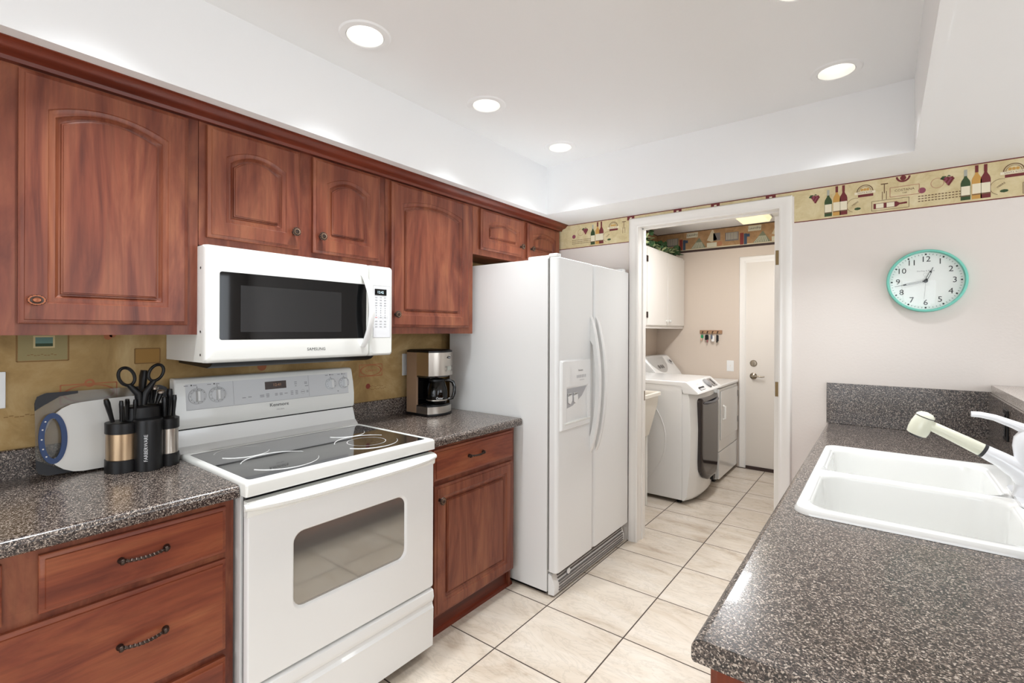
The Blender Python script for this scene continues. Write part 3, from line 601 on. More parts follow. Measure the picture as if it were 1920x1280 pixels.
# oven door
b = B(); DXf = .682
def dl(i, x): return [(x, p[0], p[1]) for p in rr(R0+.003+i, R1-.003-i, .302+i, .862-i, .008)]
wy0, wy1, wz0, wz1 = .147, .614, .475, .73
def wl(i, x, r=.035): return [(x, p[0], p[1]) for p in rr(wy0+i, wy1-i, wz0+i, wz1-i, r)]
b.loft([dl(0, .656), dl(0, DXf-.006), dl(.003, DXf-.001), dl(.006, DXf), wl(-.004, DXf, .037), wl(0, DXf-.002), wl(.004, DXf-.008), wl(.006, DXf-.012)], True, True); od = obj('oven_door', b, WHT, t)
b = B(); b.loft([wl(.005, DXf-.0115, .03), wl(.005, DXf-.0095, .03)]); b.m(1); b.quad((DXf-.0095, .381, .484), .44, .0012, YV, ZV); obj('window_glass', b, [OVG, PRINT], od)
b = B(); n = 24; loops = []
for k in range(n+1):
    u = 2*k/n-1; y = .382+u*.388; e = 1-abs(u)**10; out = .028+.018*(1-u*u)**.5*1.0+.004; out = .012+(.036)*max(0, 1-abs(u)**5)
    h = .019*(.55+.45*(1-abs(u)**8)); zc = .852
    loops.append([(DXf-.004+out*math.cos(a)*1.0 if math.cos(a) > 0 else DXf-.004, y, zc+h*math.sin(a)-.004*(1-u*u)) for a in [math.radians(q) for q in (-90, -65, -40, -15, 10, 35, 60, 90)]])
b.loft(loops)
b.prism([(DXf-.002, .82), (DXf+.004, .826), (DXf+.006, .85), (DXf+.003, .868), (DXf-.022, .870), (DXf-.022, .82)], 'y', R0, R1, .002); obj('door_handle', b, WHT2, od)
# storage drawer
b = B(); b.prism([(.64, .046), (.672, .046), (.682, .054), (.684, .2), (.686, .215), (.676, .224), (.674, .236), (.684, .246), (.688, .262), (.684, .288), (.676, .294), (.64, .294)], 'y', R0+.004, R1-.004, .003); obj('storage_drawer', b, WHT, t)

# ------------------------------------------------------------------ microwave
t = thing('microwave_oven', (.2, .382, 1.272), 'white over-the-range microwave with black glass window', 'microwave')
M0, M1, MZ0, MZ1 = -.006, .774, 1.273, 1.677
b = B(); b.box(.002, .355, M0+.004, M1-.01, MZ0, MZ1, .002); b.m(1)
for z in (1.38, 1.3, 1.6):
    for x in (.335,): b.disc((x, M0+.0036, z), .0045, (1, 0, 0), ZV, .0004, 12)
obj('body', b, [WHT2, BLK], t)
b = B(); b.box(.3555, .3575, M0+.006, M1-.012, MZ0+.004, MZ1-.004); obj('gap_shade', b, BLK, t)  # dark box filling the gap behind the door, standing in for its shade
b = B(); b.prism([(.03, 1.258), (.3, 1.250), (.33, 1.258), (.352, 1.2725), (.03, 1.2725)], 'y', .03, .70, .003); obj('vent_base', b, BLK, t)
YS = .648
def ml(y0, y1, i, x, r=.012): return [(x, p[0], p[1]) for p in rr(y0+i, y1-i, MZ0+i, MZ1-i, r)]
my0, my1, mz0, mz1 = .037, .628, 1.352, 1.588
def mw(i, x, r=.008): return [(x, p[0], p[1]) for p in rr(my0+i, my1-i, mz0+i, mz1-i, r)]
b = B(); b.loft([ml(M0, YS-.001, 0, .358, .004), ml(M0, YS-.001, 0, .376), ml(M0, YS-.001, .004, .385), ml(M0, YS-.001, .012, .390), mw(-.002, .390), mw(.001, .388)], True, True)
b.m(1); b.text('SAMSUNG', .0165, (.390, .393, 1.311), YV, ZV, .0008, sx=1.05); md = obj('door', b, [WHT2, PRK], t)
b = B(); b.loft([mw(0, .3882), mw(0, .3900)]); b.m(1); b.quad((.3900, .305, 1.462), .40, .165, YV, ZV, .0004); obj('window_glass', b, [MWB, MWM], md)
b = B(); n = 20; pts = [(.390+.046*math.sin(PI*k/n)**.75, .612+.012*math.sin(PI*k/n), 1.318+.312*k/n) for k in range(n+1)]
b.tube(pts, [.0135+.002*math.sin(PI*k/n) for k in range(n+1)], 14, flat=.62, up=(0, 1, 0)); obj('handle', b, WHT, md)
b = B(); b.loft([ml(YS+.001, M1, 0, .358, .004), ml(YS+.001, M1, 0, .376), ml(YS+.001, M1, .004, .385), ml(YS+.001, M1, .010, .3895)]); b.m(1)
KP = (.664, .757, 1.355, 1.588); b.poly([(.3900, KP[0], KP[2]), (.39, KP[1], KP[2]), (.39, KP[1], KP[3]), (.39, KP[0], KP[3])]); b.m(2)
for c, w, h in (((.39, .7105, KP[3]), .093, .001), ((.39, .7105, KP[2]), .093, .001), ((.39, KP[0], 1.4715), .001, .233), ((.39, KP[1], 1.4715), .001, .233)): b.quad(c, w, h, YV, ZV, .0008)
rows = [1.535, 1.523, 1.510, 1.499, 1.487, 1.476, 1.466, 1.454, 1.445, 1.428, 1.415, 1.403]
for i, z in enumerate(rows):
    for k, y in enumerate((.680, .704, .728)):
        b.m(3 if (i == 8 and k == 0) else 2); b.quad((.39, y, z), .004 if 4 <= i <= 7 else .012, .004 if 4 <= i <= 7 else .0028, YV, ZV, .0009)
b.m(2)
for y in (.670, .692, .716, .740): b.quad((.39, y, 1.444), .0008, .014, YV, ZV, .0008)
cp = obj('control_panel', b, [WHT2, mat('keypad', (226, 227, 229), .35), PRINT, col('print_red', (214, 130, 130))], t, recalc=False)
b = B(); b.quad((.3905, .7035, 1.559), .064, .028, YV, ZV, .0008); b.m(1); b.text('12:42', .016, (.3905, .702, 1.558), YV, ZV, .0014); obj('clock_display', b, [MWB, LEDG], cp, recalc=False)

# ------------------------------------------------------------------ refrigerator
t = thing('refrigerator', (.45, 1.9, 0), 'white side-by-side refrigerator with ice and water dispenser', 'refrigerator')
b = B(); b.box(.08, .80, 1.451, 2.333, .02, 1.768, .003); b.m(1); b.box(.1, .78, 1.47, 2.31, .0, .02); obj('body', b, [FRW, BLK], t)
def fdoor(y0, y1, hole=None):
    b = B(); z0, z1 = .128, 1.772; r = .022; xs = .812; xf = .862
    def sec(z, i=0): return [(p[0], p[1], z) for p in rr(xs, xf-i, y0+i, y1-i, [r if True else 0, .003, .003, r], 6)]
    return b, sec, z0, z1
b, sec, z0, z1 = fdoor(1.452, 1.842)
b.loft([sec(z0, .004), sec(z0+.004), sec(z1-.004), sec(z1, .004)]); ld = obj('freezer_door', b, FRW, t)
b, sec, z0, z1 = fdoor(1.850, 2.334)
b.loft([sec(z0, .004), sec(z0+.004), sec(z1-.004), sec(z1, .004)]); rd = obj('fresh_food_door', b, FRW, t)
b = B(); b.box(.80, .812, 1.46, 1.838, .135, 1.765); b.box(.80, .812, 1.856, 2.325, .135, 1.765); obj('door_gasket', b, SHAD, t)
# dispenser
dy0, dy1, dz0, dz1 = 1.472, 1.790, .861, 1.233
hy0, hy1, hz0, hz1 = 1.528, 1.757, .902, 1.085
D = lambda i, x: [(x, p[0], p[1]) for p in rr(dy0+i, dy1-i, dz0+i, dz1-i, .006)]
Hh = lambda i, x: [(x, p[0], p[1]) for p in rr(hy0+i, hy1-i, hz0+i, hz1-i, .004)]
b = B(); b.loft([D(0, .8615), D(.002, .868), D(.008, .875), Hh(-.012, .876), Hh(0, .872)], False, False)
b.loft([Hh(0, .872), Hh(.001, .8655), Hh(.003, .8645)], False, True)
obj('dispenser_frame', b, WHT, ld)
# dispenser cavity built as a shallow scoop in front of the door skin, shade of its upper corner painted grey
b = B(); b.m(0); b.loft([Hh(.004, .8648), Hh(.02, .8652)], False, True); b.m(1); b.poly([(.8656, 1.533, 1.08), (.8656, 1.752, 1.08), (.8656, 1.70, 1.03), (.8656, 1.60, .985), (.8656, 1.533, .975)])
obj('dispenser_recess', b, [WHT, mat('recess_shade', (176, 176, 178), .5)], ld, recalc=False)
b = B()
for y in (1.565, 1.625): b.prism([(y-.02, 1.04), (y+.02, 1.045), (y+.024, 1.015), (y+.004, .995), (y-.018, 1.005)], 'x', .866, .872, .002)
b.m(1)
for y in (1.56, 1.622): b.box(.866, .8735, y-.018, y+.018, 1.045, 1.055, .002)
obj('dispenser_paddle', b, [WHT, SHAD], ld)
b = B(); b.box(.866, .880, 1.50, 1.775, .893, .904, .003); obj('drip_tray', b, WHT2, ld)
b = B(); b.m(0); b.quad((.876, 1.65, 1.152), .17, .085, YV, ZV, .0005); b.m(1); b.text('Kenmore', .013, (.877, 1.665, 1.173), YV, ZV, .0006); b.m(2)
for k in range(6): b.quad((.877, 1.628+k*.018, 1.140), .008, .016, YV, ZV, .0006)
b.quad((.877, 1.68, 1.12), .05, .0025, YV, ZV, .0006); obj('dispenser_controls', b, [WHT, PRK, mat('print_lt', (178, 178, 180), .5)], ld, recalc=False)
def fhandle(y, yb_, parent):
    b = B(); n = 28; loops = []
    for k in range(n+1):
        u = k/n; z = .69+.785*u; e = math.sin(PI*u); bow = .062*e**.7; th = .016+.006*(1-e); w = .017
        xo = .862+bow+.002; xi = .860 if (u < .12 or u > .80) else xo-th-.012
        y_ = y+(yb_*e)
        loops.append([(xi, y_-w*.8, z), (xo-.005, y_-w, z), (xo, y_-w*.4, z), (xo, y_+w*.4, z), (xo-.005, y_+w, z), (xi, y_+w*.8, z)])
    b.loft(loops); obj('handle', b, WHT, parent)
fhandle(1.812, -.002, ld); fhandle(1.880, .002, rd)
b = B(); b.prism([(.806, .008), (.842, .012), (.846, .055), (.826, .112), (.806, .115)], 'y', 1.455, 2.30, .002)
b.m(1)
for k in range(6): b.box(.8265+.0028*(5-k), .849-.0022*k*(k > 3), 1.50, 2.28, .024+k*.015, .029+k*.015)
b.m(0); b.lathe([(.016, 0), (.016, .004), (.012, .006)], (.842, 1.60, .088), 'x', 16); obj('base_grille', b, [WHT, mat('slot_grey', (112, 108, 104), .6)], t)
for y0, y1 in ((1.456, 1.53), (2.25, 2.33)):
    b = B(); b.box(.66, .80, y0+.01, y1+.03 if y0 < 2 else y1, 1.768, 1.787, .006, 3); b.box(.80, .853, y0, y0+.045, 1.772, 1.792, .006, 3); obj('hinge_cover', b, WHT, t)

# ------------------------------------------------------------------ right side: half wall, bar, counter, sink
HX = 2.580
b = B(); b.box(HX, HX+.12, .09, YB, 0, 1.118); struct('wall_half', b, [P_WALL])
b = B(); b.prism([(p[0], p[1]) for p in rr(2.572, 2.95, .04, YB-.001, [.001, .012, .02, .02])], 'z', 1.119, 1.153, .006, 3); tag(obj('bar_top', b, mat('bar_laminate', (210, 202, 194), .2)), 'raised light laminate bar top at the right edge, above the dark backsplash', 'countertop')
MATS['bar_laminate'].node_tree
bl = MATS['bar_laminate']; bv = coords(bl, rnd=False); lk(bl, ramp(bl, noise(bl, bv, 300, 2), [(.35, (150, 140, 132)), (.6, (208, 198, 190))]), bl.node_tree.nodes['Principled BSDF'].inputs['Base Color'])
XP = 1.957; HOLE = (2.03, 2.515, .815, 1.665)
b = B(); p0 = top_profile(HOLE[0], XP); b.prism(p0, 'y', .108, YB-.001)
b.box(HOLE[1], HX-.018, .108, YB-.001, .876, .914); b.box(HOLE[0], HOLE[1], .108, HOLE[2], .876, .914); b.box(HOLE[0], HOLE[1], HOLE[3], YB-.001, .876, .914)
ct = tag(obj('countertop', b, LAM), 'dark speckled laminate countertop on the right, around the white sink', 'countertop')
b = B(); b.box(XP, HX-.001, YB-.018, YB-.001, .9145, 1.122, .001); obj('backsplash', b, LAM, ct)
b = B(); b.box(HX-.018, HX-.001, .108, YB-.019, .9145, 1.118, .001); obj('backsplash', b, LAM, ct)
t = thing('outlet', (HX-.018, 1.93, 1.04), 'black outlet on the dark backsplash at the right edge behind the faucet', 'outlet')
b = B(); b.box(HX-.024, HX-.018, 1.89, 1.965, .98, 1.095, .002); obj('plate', b, BLK, t)
b = B(); b.box(HX-.027, HX-.024, 1.91, 1.945, .995, 1.08, .002); obj('socket', b, BLKG, t)
t = thing('base_cabinet', (2.27, 1.2, 0), 'cherry base cabinet run under the right sink counter, its end panel showing below the corner', 'cabinet')
b = B(); th = .016; y0, y1, xa = .13, YB-.01, 1.990
b.box(xa, HX-.002, y0, y0+th, 0, .875); b.box(xa+.02, HX-.002, y1-th, y1, 0, .875); b.box(xa+.06, HX-.002, y0+th, y1-th, .1, .116); b.box(HX-.012, HX-.002, y0+th, y1-th, .116, .875); obj('carcass', b, wood('cherry_red', (5, 5, .9), [(.3, (92, 34, 14)), (.5, (122, 50, 20)), (.7, (140, 66, 30))]), t)
b = B(); b.box(xa, xa+.02, y0+th, y1, .84, .875); b.box(xa, xa+.02, y0+th, y1, .1, .13)
ysp = [.146, .68, 1.23, 1.78, y1]
for yy in ysp: b.box(xa, xa+.02, max(yy-.03, y0+th), min(yy+.03, y1), .13, .84)
obj('face_frame', b, WF, t)
b = B(); b.box(xa+.06, xa+.07, y0+th, y1-th, 0, .1); obj('toe_kick', b, WCR, t)
for a, c in zip(ysp, ysp[1:]):
    d = obj('door', routed_door(xa-.0005, a+.02, c-.02, .12, .69, False, .05, .05, s=-1), WV, t); knob(xa-.0205, a+.05, .62, d, s='-x')
    b = B(); b.box(xa-.0205, xa-.0005, a+.02, c-.02, .714, .853, .003); obj('drawer_front', b, WH, t)
# sink
t = thing('kitchen_sink', (2.27, 1.24, .914), 'white enamel double-bowl drop-in sink in the dark right counter', 'sink')
b = B(); sx0, sx1, sy0, sy1, ym = 2.003, 2.548, .79, 1.69, 1.235
for (a, c, ra, rb) in ((sy0, ym, [.0002, .0002, .045, .045], None), (ym, sy1, [.045, .045, .0002, .0002], None)):
    o_ = lambda i, z: [(p[0], p[1], z) for p in rr(sx0+i, sx1-i, a+(i if a == sy0 else 0), c-(i if c == sy1 else 0), [max(q-i, .0002) for q in ra], 6)]
    ia, ic = (a+.045, c-.014) if a == sy0 else (a+.014, c-.045)
    n_ = lambda i, z, r=.06: [(p[0], p[1], z) for p in rr(sx0+.034+i, sx1-.085-i, ia+i, ic-i, r, 6)]
    b.loft([o_(0, .9145), o_(.001, .922), o_(.006, .929), o_(.014, .931), n_(-.010, .930, .066), n_(-.003, .926, .062), n_(.003, .915, .06), n_(.012, .80, .055), n_(.02, .765, .05), n_(.05, .745, .04)], False, True)
obj('basin', b, SINK, t)
for y in (1.02, 1.45):
    b = B(); b.lathe([(.055, .7455), (.055, .748), (.045, .748), (.04, .746), (.001, .7455)], (2.245, y, 0), 'z', 24); obj('drain', b, SINKD, t)
# faucet
t = thing('kitchen_faucet', (2.505, 1.25, .93), 'white single-lever faucet with cream pull-out spray head over the sink', 'faucet')
b = B(); b.prism([(p[0], p[1]) for p in rr(2.478, 2.542, 1.13, 1.37, .03, 6)], 'z', .931, .940, .003)
b.lathe([(.034, .938), (.031, .95), (.027, .98), (.027, 1.02), (.030, 1.05), (.033, 1.075), (.030, 1.10), (.018, 1.118), (.001, 1.122)], (2.508, 1.25, 0), 'z', 24)
b.tube([(2.510, 1.25, .985), (2.487, 1.25, 1.010), (2.452, 1.25, 1.033), (2.418, 1.25, 1.051)], [.034, .028, .022, .0195], 20); obj('body', b, FAUW, t)
b = B(); b.tube([(2.421, 1.25, 1.0495), (2.414, 1.25, 1.0532)], .0199, 20); obj('seal_ring', b, PRK, t)
b = B(); b.tube([(2.415, 1.25, 1.0527), (2.38, 1.25, 1.071), (2.33, 1.25, 1.096), (2.302, 1.25, 1.110)], [.0188, .0175, .0155, .0145], 20)
ax = Vector((.38, 0, 1)).normalized(); c = Vector((2.284, 1.25, 1.112)); b.lathe([(.021, -.036), (.0245, -.034), (.027, -.020), (.0265, .0), (.0235, .018), (.0215, .022)], c, tuple(ax), 24)
b.lathe([(.0235, .0235), (.022, .028), (.015, .035), (.001, .038)], c, tuple(ax), 24); b.m(1); b.lathe([(.0225, .021), (.0225, .0245)], c, tuple(ax), 24); b.lathe([(.016, -.041), (.018, -.036)], c, tuple(ax), 20); obj('spray_head', b, [FAUC, PRK], t)
b = B(); b.tube([(2.522, 1.25, 1.095), (2.512, 1.25, 1.118), (2.478, 1.25, 1.133), (2.44, 1.25, 1.148), (2.412, 1.25, 1.153), (2.392, 1.25, 1.153)], [.022, .016, .011, .009, .0085, .008], 14, flat=1.1); obj('lever', b, FAUW, t)

# ------------------------------------------------------------------ clock
t = thing('wall_clock', (2.349, YB, 1.63), 'round aqua-rimmed wall clock with black numerals on the right wall', 'clock')
C = Vector((2.349, YB, 1.630)); ex, ez = Vector(XV), Vector(ZV)
b = B(); b.lathe([(.128, .0), (.142, .004), (.1475, .016), (.1475, .030), (.144, .036), (.138, .037), (.135, .032), (.135, .012)], C, '-y', 64, c0=True, c1=False); obj('rim', b, AQUA, t)
FY = C+Vector((0, -.013, 0)); b = B(); b.disc(FY, .1355, ex, ez, 0, 64); b.m(1)
for k in range(60):
    a = math.radians(90-6*k); d = ex*math.cos(a)+ez*math.sin(a); e = ex*-math.sin(a)+ez*math.cos(a); big = k % 5 == 0
    b.quad(FY+d*.126, .007 if big else .006, .0065 if big else .0014, d, e, .0005)
for k in range(1, 13):
    a = math.radians(90-30*k); b.text(str(k), .037, FY+(ex*math.cos(a)+ez*math.sin(a))*.1025, XV, ZV, .0006)
b.m(2); b.text('Sterling & Noble', .0095, FY+ez*.048, XV, ZV, .0005); b.ring(FY+ez*.03, .0075, .0083, XV, ZV, .0005); obj('dial', b, [CLF, INK, mat('print_lt', (178, 178, 180), .5)], t, recalc=False)
def hand(name, ang, L, w, m_, tail=.0, z=.004, line=False):
    a = math.radians(90-ang); d = ex*math.cos(a)+ez*math.sin(a); e = Vector((0, 1, 0)).cross(d); c = FY+Vector((0, -z, 0)); b = B()
    def bar(p, q, ww, zz=0):
        n = Vector((0, -zz, 0)); P = [c+d*p-e*ww+n, c+d*q-e*ww+n, c+d*q+e*ww+n, c+d*p+e*ww+n]; b.loft([P, [v+Vector((0, -.0008, 0)) for v in P]])
    if line: bar(-.0, L, .0004)
    else: bar(0, L*.66, w); bar(L*.64, L*.72, w*1.0); bar(L*.70, L, w*.28); b.m(1); bar(.012, L*.62, w*.5, .0006)
    obj(name, b, [m_, CLF], t)
hand('hour_hand', 22.5, .068, .0042, INK, z=.003); hand('minute_hand', 259, .117, .0032, INK, z=.006); hand('second_hand', 184, .085, .001, SHAD, z=.009, line=True)
b = B(); b.lathe([(.008, 0), (.008, .011), (.004, .013)], FY, '-y', 20); obj('hub', b, INK, t)
b = B(); b.lathe([(.137, .034), (.12, .037), (.08, .0405), (.04, .042), (.0001, .0425)], C, '-y', 48, c0=False); obj('lens', b, GLASS, t)

# ------------------------------------------------------------------ wall plates
def plate(name, x0, y, z, w, h, label, cat, face='x'):
    t = thing(name, (x0, y, z) if face == 'x' else (y, x0, z), label, cat)
    b = B(); 
    if face == 'x': b.box(x0, x0+.006, y-w/2, y+w/2, z-h/2, z+h/2, .002)
    else: b.box(y-w/2, y+w/2, x0-.006, x0, z-h/2, z+h/2, .002)
    obj('plate', b, mat('plate_white', (234, 234, 232), .3), t)
    b = B()
    if face == 'x':
        for q in (-1, 1): b.box(x0+.006, x0+.008, y-.016, y+.016, z+q*.021-.014, z+q*.021+.014, .001)
        obj('socket', b, mat('plate_white', (0, 0, 0)), t)
    else: b.box(y-.006, y+.006, x0-.009, x0-.006, z-.012, z+.012, .001); b.box(y-.003, y+.003, x0-.016, x0-.009, z-.001, z+.007, .001); obj('toggle', b, P_TRIM, t)
plate('outlet', 0, -.466, 1.195, .07, .115, 'white outlet plate on the wallpaper at the left edge', 'outlet')
plate('outlet', 0, 1.185, 1.19, .075, .125, 'white outlet plate on the wallpaper, half hidden by the coffee maker', 'outlet')
plate('light_switch', YF, .93, 1.03, .068, .112, 'white toggle light switch on the beige laundry wall beside the door', 'light switch', 'y')

# ------------------------------------------------------------------ cutting boards
def lean(x, z): return x
def board(name, y0, y1, h, xb, xt, th, r, mat_, label, n=8):
    # board leaning against the backsplash: local (y, s) plane, s runs up the slope
    t = thing(name, (xb, (y0+y1)/2, .9145), label, 'cutting board')
    L = math.hypot(h, xt-xb); u = Vector((xt-xb, 0, h)).normalized(); nn = Vector((h, 0, xb-xt)).normalized(); o_ = Vector((xb, 0, .9148))
    P = lambda y, s, d: o_+Vector((0, y, 0))+u*s+nn*d
    return t, P, L
t, P, L = board('cutting_board', -.371, -.008, .264, .070, .035, .004, .03, None, 'clear rectangular cutting board with black rubber corners leaning on the wall')
b = B(); lp = rr(-.371, -.008, .002, L, .03, 6); b.loft([[P(y, s, 0) for y, s in lp], [P(y, s, .005) for y, s in lp]]); obj('panel', b, FROST, t)
for cy, cz in ((-.371, L), (-.371, .002), (-.008, L)):
    sy = 1 if cy < -.2 else -1; sz = -1 if cz > .1 else 1; b = B()
    pts = [(cy, cz+sz*.055), (cy, cz+sz*.03), (cy+sy*.006, cz+sz*.010), (cy+sy*.028, cz), (cy+sy*.105, cz), (cy+sy*.105, cz+sz*.008), (cy+sy*.06, cz+sz*.014), (cy+sy*.02, cz+sz*.040)]
    b.loft([[P(y, s, -.001) for y, s in pts], [P(y, s, .008) for y, s in pts]]); obj('rubber_corner', b, BGRY, t)
t, P, L = board('cutting_board', -.355, -.06, .230, .095, .058, .006, .06, None, 'white rounded cutting board with a blue oval handle, behind the utensil block')
b = B(); n = 30
def outline(k): 
    pts = []
    return pts
out = []
for k in range(13):
    a = math.radians(90+15*k); out.append((-.262+.096*math.cos(a), .117+.113*math.sin(a)))
out += [(-.20, .004), (-.06, .004), (-.06, .236), (-.14, .236), (-.20, .234)]
hole = [(-.333+.0212*math.cos(a), .122+.0645*math.sin(a)) for a in [math.radians(90+360*k/len(out)) for k in range(len(out))]]
def pl(L_, d): return [P(y, s, d) for y, s in L_]
b.loft([pl(hole, 0), pl(out, 0), pl(out, .008), pl(hole, .008), pl(hole, 0)], False, False); obj('panel', b, BWHT, t)
b = B(); N = 36
def el(ry, rz, cy=-.333, cz=.122, sk=0): return [(cy+ry*math.cos(2*PI*k/N)*(1-.18*math.sin(2*PI*k/N)*0), cz+rz*math.sin(2*PI*k/N)) for k in range(N)]
o1, i1 = el(.034, .081), el(.0205, .064)
b.loft([pl(i1, -.001), pl(o1, -.001), pl(o1, .0095), pl(i1, .0095), pl(i1, -.001)], False, False); b.m(1)
for k in range(5):
    a = math.radians(130+25*k); q = (-.333+.027*math.cos(a), .122+.072*math.sin(a)); b.disc(P(q[0], q[1], .0098), .0024, YV, ZV, .0006, 10)
obj('handle_ring', b, [BLUE, BWHT], t)

# ------------------------------------------------------------------ knife and utensil block
before = set(bpy.data.objects)
t = thing('knife_block', (.165, -.115, .9145), 'black oval knife and utensil block with steel bands beside the range', 'knife block')
def ovl(cx, cy, rx, ry, z, n=28, rot=0): return [(cx+rx*math.cos(2*PI*k/n)*math.cos(rot)-ry*math.sin(2*PI*k/n)*math.sin(rot), cy+rx*math.cos(2*PI*k/n)*math.sin(rot)+ry*math.sin(2*PI*k/n)*math.cos(rot), z) for k in range(n)]
LC = (.150, -.168); RC = (.165, -.052); MC = (.192, -.112)
Z0 = .9148
b = B()
for cx, cy, rx, ry in ((LC[0], LC[1], .056, .048), (RC[0], RC[1], .052, .036)):
    b.loft([ovl(cx, cy, rx+.002, ry+.002, Z0), ovl(cx, cy, rx+.002, ry+.002, Z0+.040), ovl(cx, cy, rx-.003, ry-.003, Z0+.042), ovl(cx, cy, rx-.003, ry-.003, Z0+.126), ovl(cx, cy, rx+.002, ry+.002, Z0+.128), ovl(cx, cy, rx+.002, ry+.002, Z0+.162), ovl(cx, cy, rx-.006, ry-.006, Z0+.163)])
b.loft([ovl(MC[0], MC[1], .050, .042, Z0-.0), ovl(MC[0], MC[1], .050, .042, Z0+.165), ovl(MC[0], MC[1], .047, .039, Z0+.170)])
b.loft([ovl(.137, -.11, .046, .06, Z0), ovl(.137, -.11, .046, .06, Z0+.205), ovl(.137, -.11, .042, .055, Z0+.21)])
b.m(1); b.text('FARBERWARE', .0145, (MC[0]+.0502*math.cos(-.42), MC[1]-.042*math.sin(.42)-.0, Z0+.078), (0, 0, 1), (-.35, -.94, 0), .0012); obj('holder', b, [BLK, mat('print_white', (210, 210, 210), .5)], t)
b = B(); b.loft([ovl(LC[0], LC[1], .0550, .0470, Z0+.042), ovl(LC[0], LC[1], .0550, .0470, Z0+.127)], False, False); obj('steel_band', b, STEELB, t)
b = B(); b.loft([ovl(RC[0], RC[1], .0510, .0350, Z0+.042), ovl(RC[0], RC[1], .0510, .0350, Z0+.127)], False, False); obj('steel_band', b, STEEL, t)
def knife(x, y, z0, z1, lx, ly, label, w=.010, cap=None):
    b = B(); n = 6; pts = [(x+lx*k/n, y+ly*k/n, z0+(z1-z0)*k/n) for k in range(n+1)]
    b.tube(pts, [w*.8, w*.85, w*.9, w, w*1.05, w*1.15, w*.9], 10, flat=.62, up=(1, 0, 0)); 
    if cap: b.m(1); p = Vector(pts[-1]); b.lathe([(w*1.05, -.003), (w*1.15, .004), (w*.8, .008)], p, 'z', 14)
    return tag(obj('kitchen_knife' if not cap else 'kitchen_utensil', b, [BLK, STEEL], loc=(x, y, z0)), label, 'knife' if not cap else 'utensil', 'black handles standing in the block')
zt = Z0+.1665
knife(.16, -.200, zt, 1.158, .004, -.018, 'leftmost black knife handle in the block, with a flared end', .012)
knife(.172, -.180, zt, 1.150, 0, 0, 'second black knife handle from the left in the block', .009)
knife(.155, -.160, zt, 1.152, 0, 0, 'black knife handle standing between the left pair and the scissors', .010)
knife(.170, -.144, zt, 1.150, 0, .002, 'black handle just left of the scissor blades, in front of the block centre', .008)
knife(.135, -.118, Z0+.212, 1.245, 0, .01, 'tallest thick black handle in the middle of the scissors', .017)
knife(.150, -.075, Z0+.212, 1.165, .0, .012, 'steel-capped black utensil handle at the front of three', .012, True)
knife(.128, -.082, Z0+.212, 1.178, .0, .006, 'steel-capped black utensil handle in the middle of three', .011, True)
knife(.108, -.086, Z0+.212, 1.188, .0, .004, 'steel-capped black utensil handle at the back of three', .011, True)
knife(.17, -.058, zt, 1.15, 0, .0, 'black knife handle in the right holder, inner one', .012)
knife(.150, -.040, zt, 1.175, 0, .004, 'black knife handle in the right holder, middle one', .013)
knife(.178, -.034, zt, 1.155, 0, .004, 'black knife handle in the right holder, nearest the range', .010)
t = thing('kitchen_scissors', (.16, -.13, 1.126), 'black-handled kitchen scissors standing handles up in the block', 'scissors', None)
for s_, cy, cz, rot, k_ in ((-1, -.163, 1.228, .35, 1), (1, -.080, 1.236, -.45, .95)):
    b = B(); N = 26; pts = []
    for k in range(N+1):
        a = 2*PI*k/N; u, v = .021*k_*math.cos(a), .031*k_*math.sin(a); pts.append((.160, cy+u*math.cos(rot)-v*math.sin(rot)*1, cz+u*math.sin(rot)+v*math.cos(rot)))
    b.tube(pts, .0052, 8, caps=False, up=(1, 0, 0)); b.tube([(.160, cy+(-s_)*.006, cz-.028), (.16, -.121+s_*.010, 1.168), (.16, -.122+s_*.006, 1.128)], [.008, .012, .010], 10); obj('handle', b, BLK, t)
b = B(); b.box(.156, .160, -.130, -.114, 1.127, 1.17, .001); obj('blade', b, STEEL, t)

for o in set(bpy.data.objects)-before:
    if not o.parent: o.location += Vector((.017, -.004, 0))
# ------------------------------------------------------------------ coffee maker
CX, CY = .06, 1.14
t = thing('coffee_maker', (.16, 1.23, .9145), 'brushed steel and black drip coffee maker beside the refrigerator', 'coffee maker')
y0, y1 = 1.135, 1.318; Zc = .9148
def cs(x1, z, i=0, bow=.03, xb=.055):
    p = [(xb+i, y1-i, z), (xb+i, y0+i, z)]
    for k in range(9):
        u = k/8; p.append((x1-bow*(2*u-1)**2*1.0-i, y0+i+(y1-y0-2*i)*u, z))
    return p
b = B(); b.loft([cs(.262, Zc, .004), cs(.262, Zc+.004, 0), cs(.262, Zc+.012, 0), cs(.262, Zc+.014, .002)]); obj('foot_plate', b, BLK, t)
b = B(); b.loft([cs(.260, Zc+.014, .001), cs(.260, Zc+.052, .001)], True, True); obj('steel_base', b, STEEL, t)
b = B(); b.loft([cs(.255, Zc+.052, .002), cs(.255, Zc+.058, .004)]); b.lathe([(.058, 0), (.058, .004)], (.202, 1.229, Zc+.058), 'z', 28); obj('warming_plate', b, BLK, t)
b = B(); b.box(.056, .139, y0+.0, y1-.0, Zc+.014, Zc+.350, .002); obj('rear_tower', b, col('steel_brown_reflection', (150, 122, 98), .35), t)  # brown reflection on the steel side is put into the colour
b = B(); b.box(.139, .142, y0+.012, y1-.012, Zc+.059, Zc+.2115); b.loft([cs(.250, Zc+.212, .004, .03, .140), cs(.250, Zc+.222, .002, .03, .140)]); obj('back_plate', b, BLKG, t)
b = B(); b.loft([cs(.268, Zc+.222, 0, .03, .140), cs(.268, Zc+.350, 0, .03, .140)]); hd = obj('brew_head', b, STEEL, t)
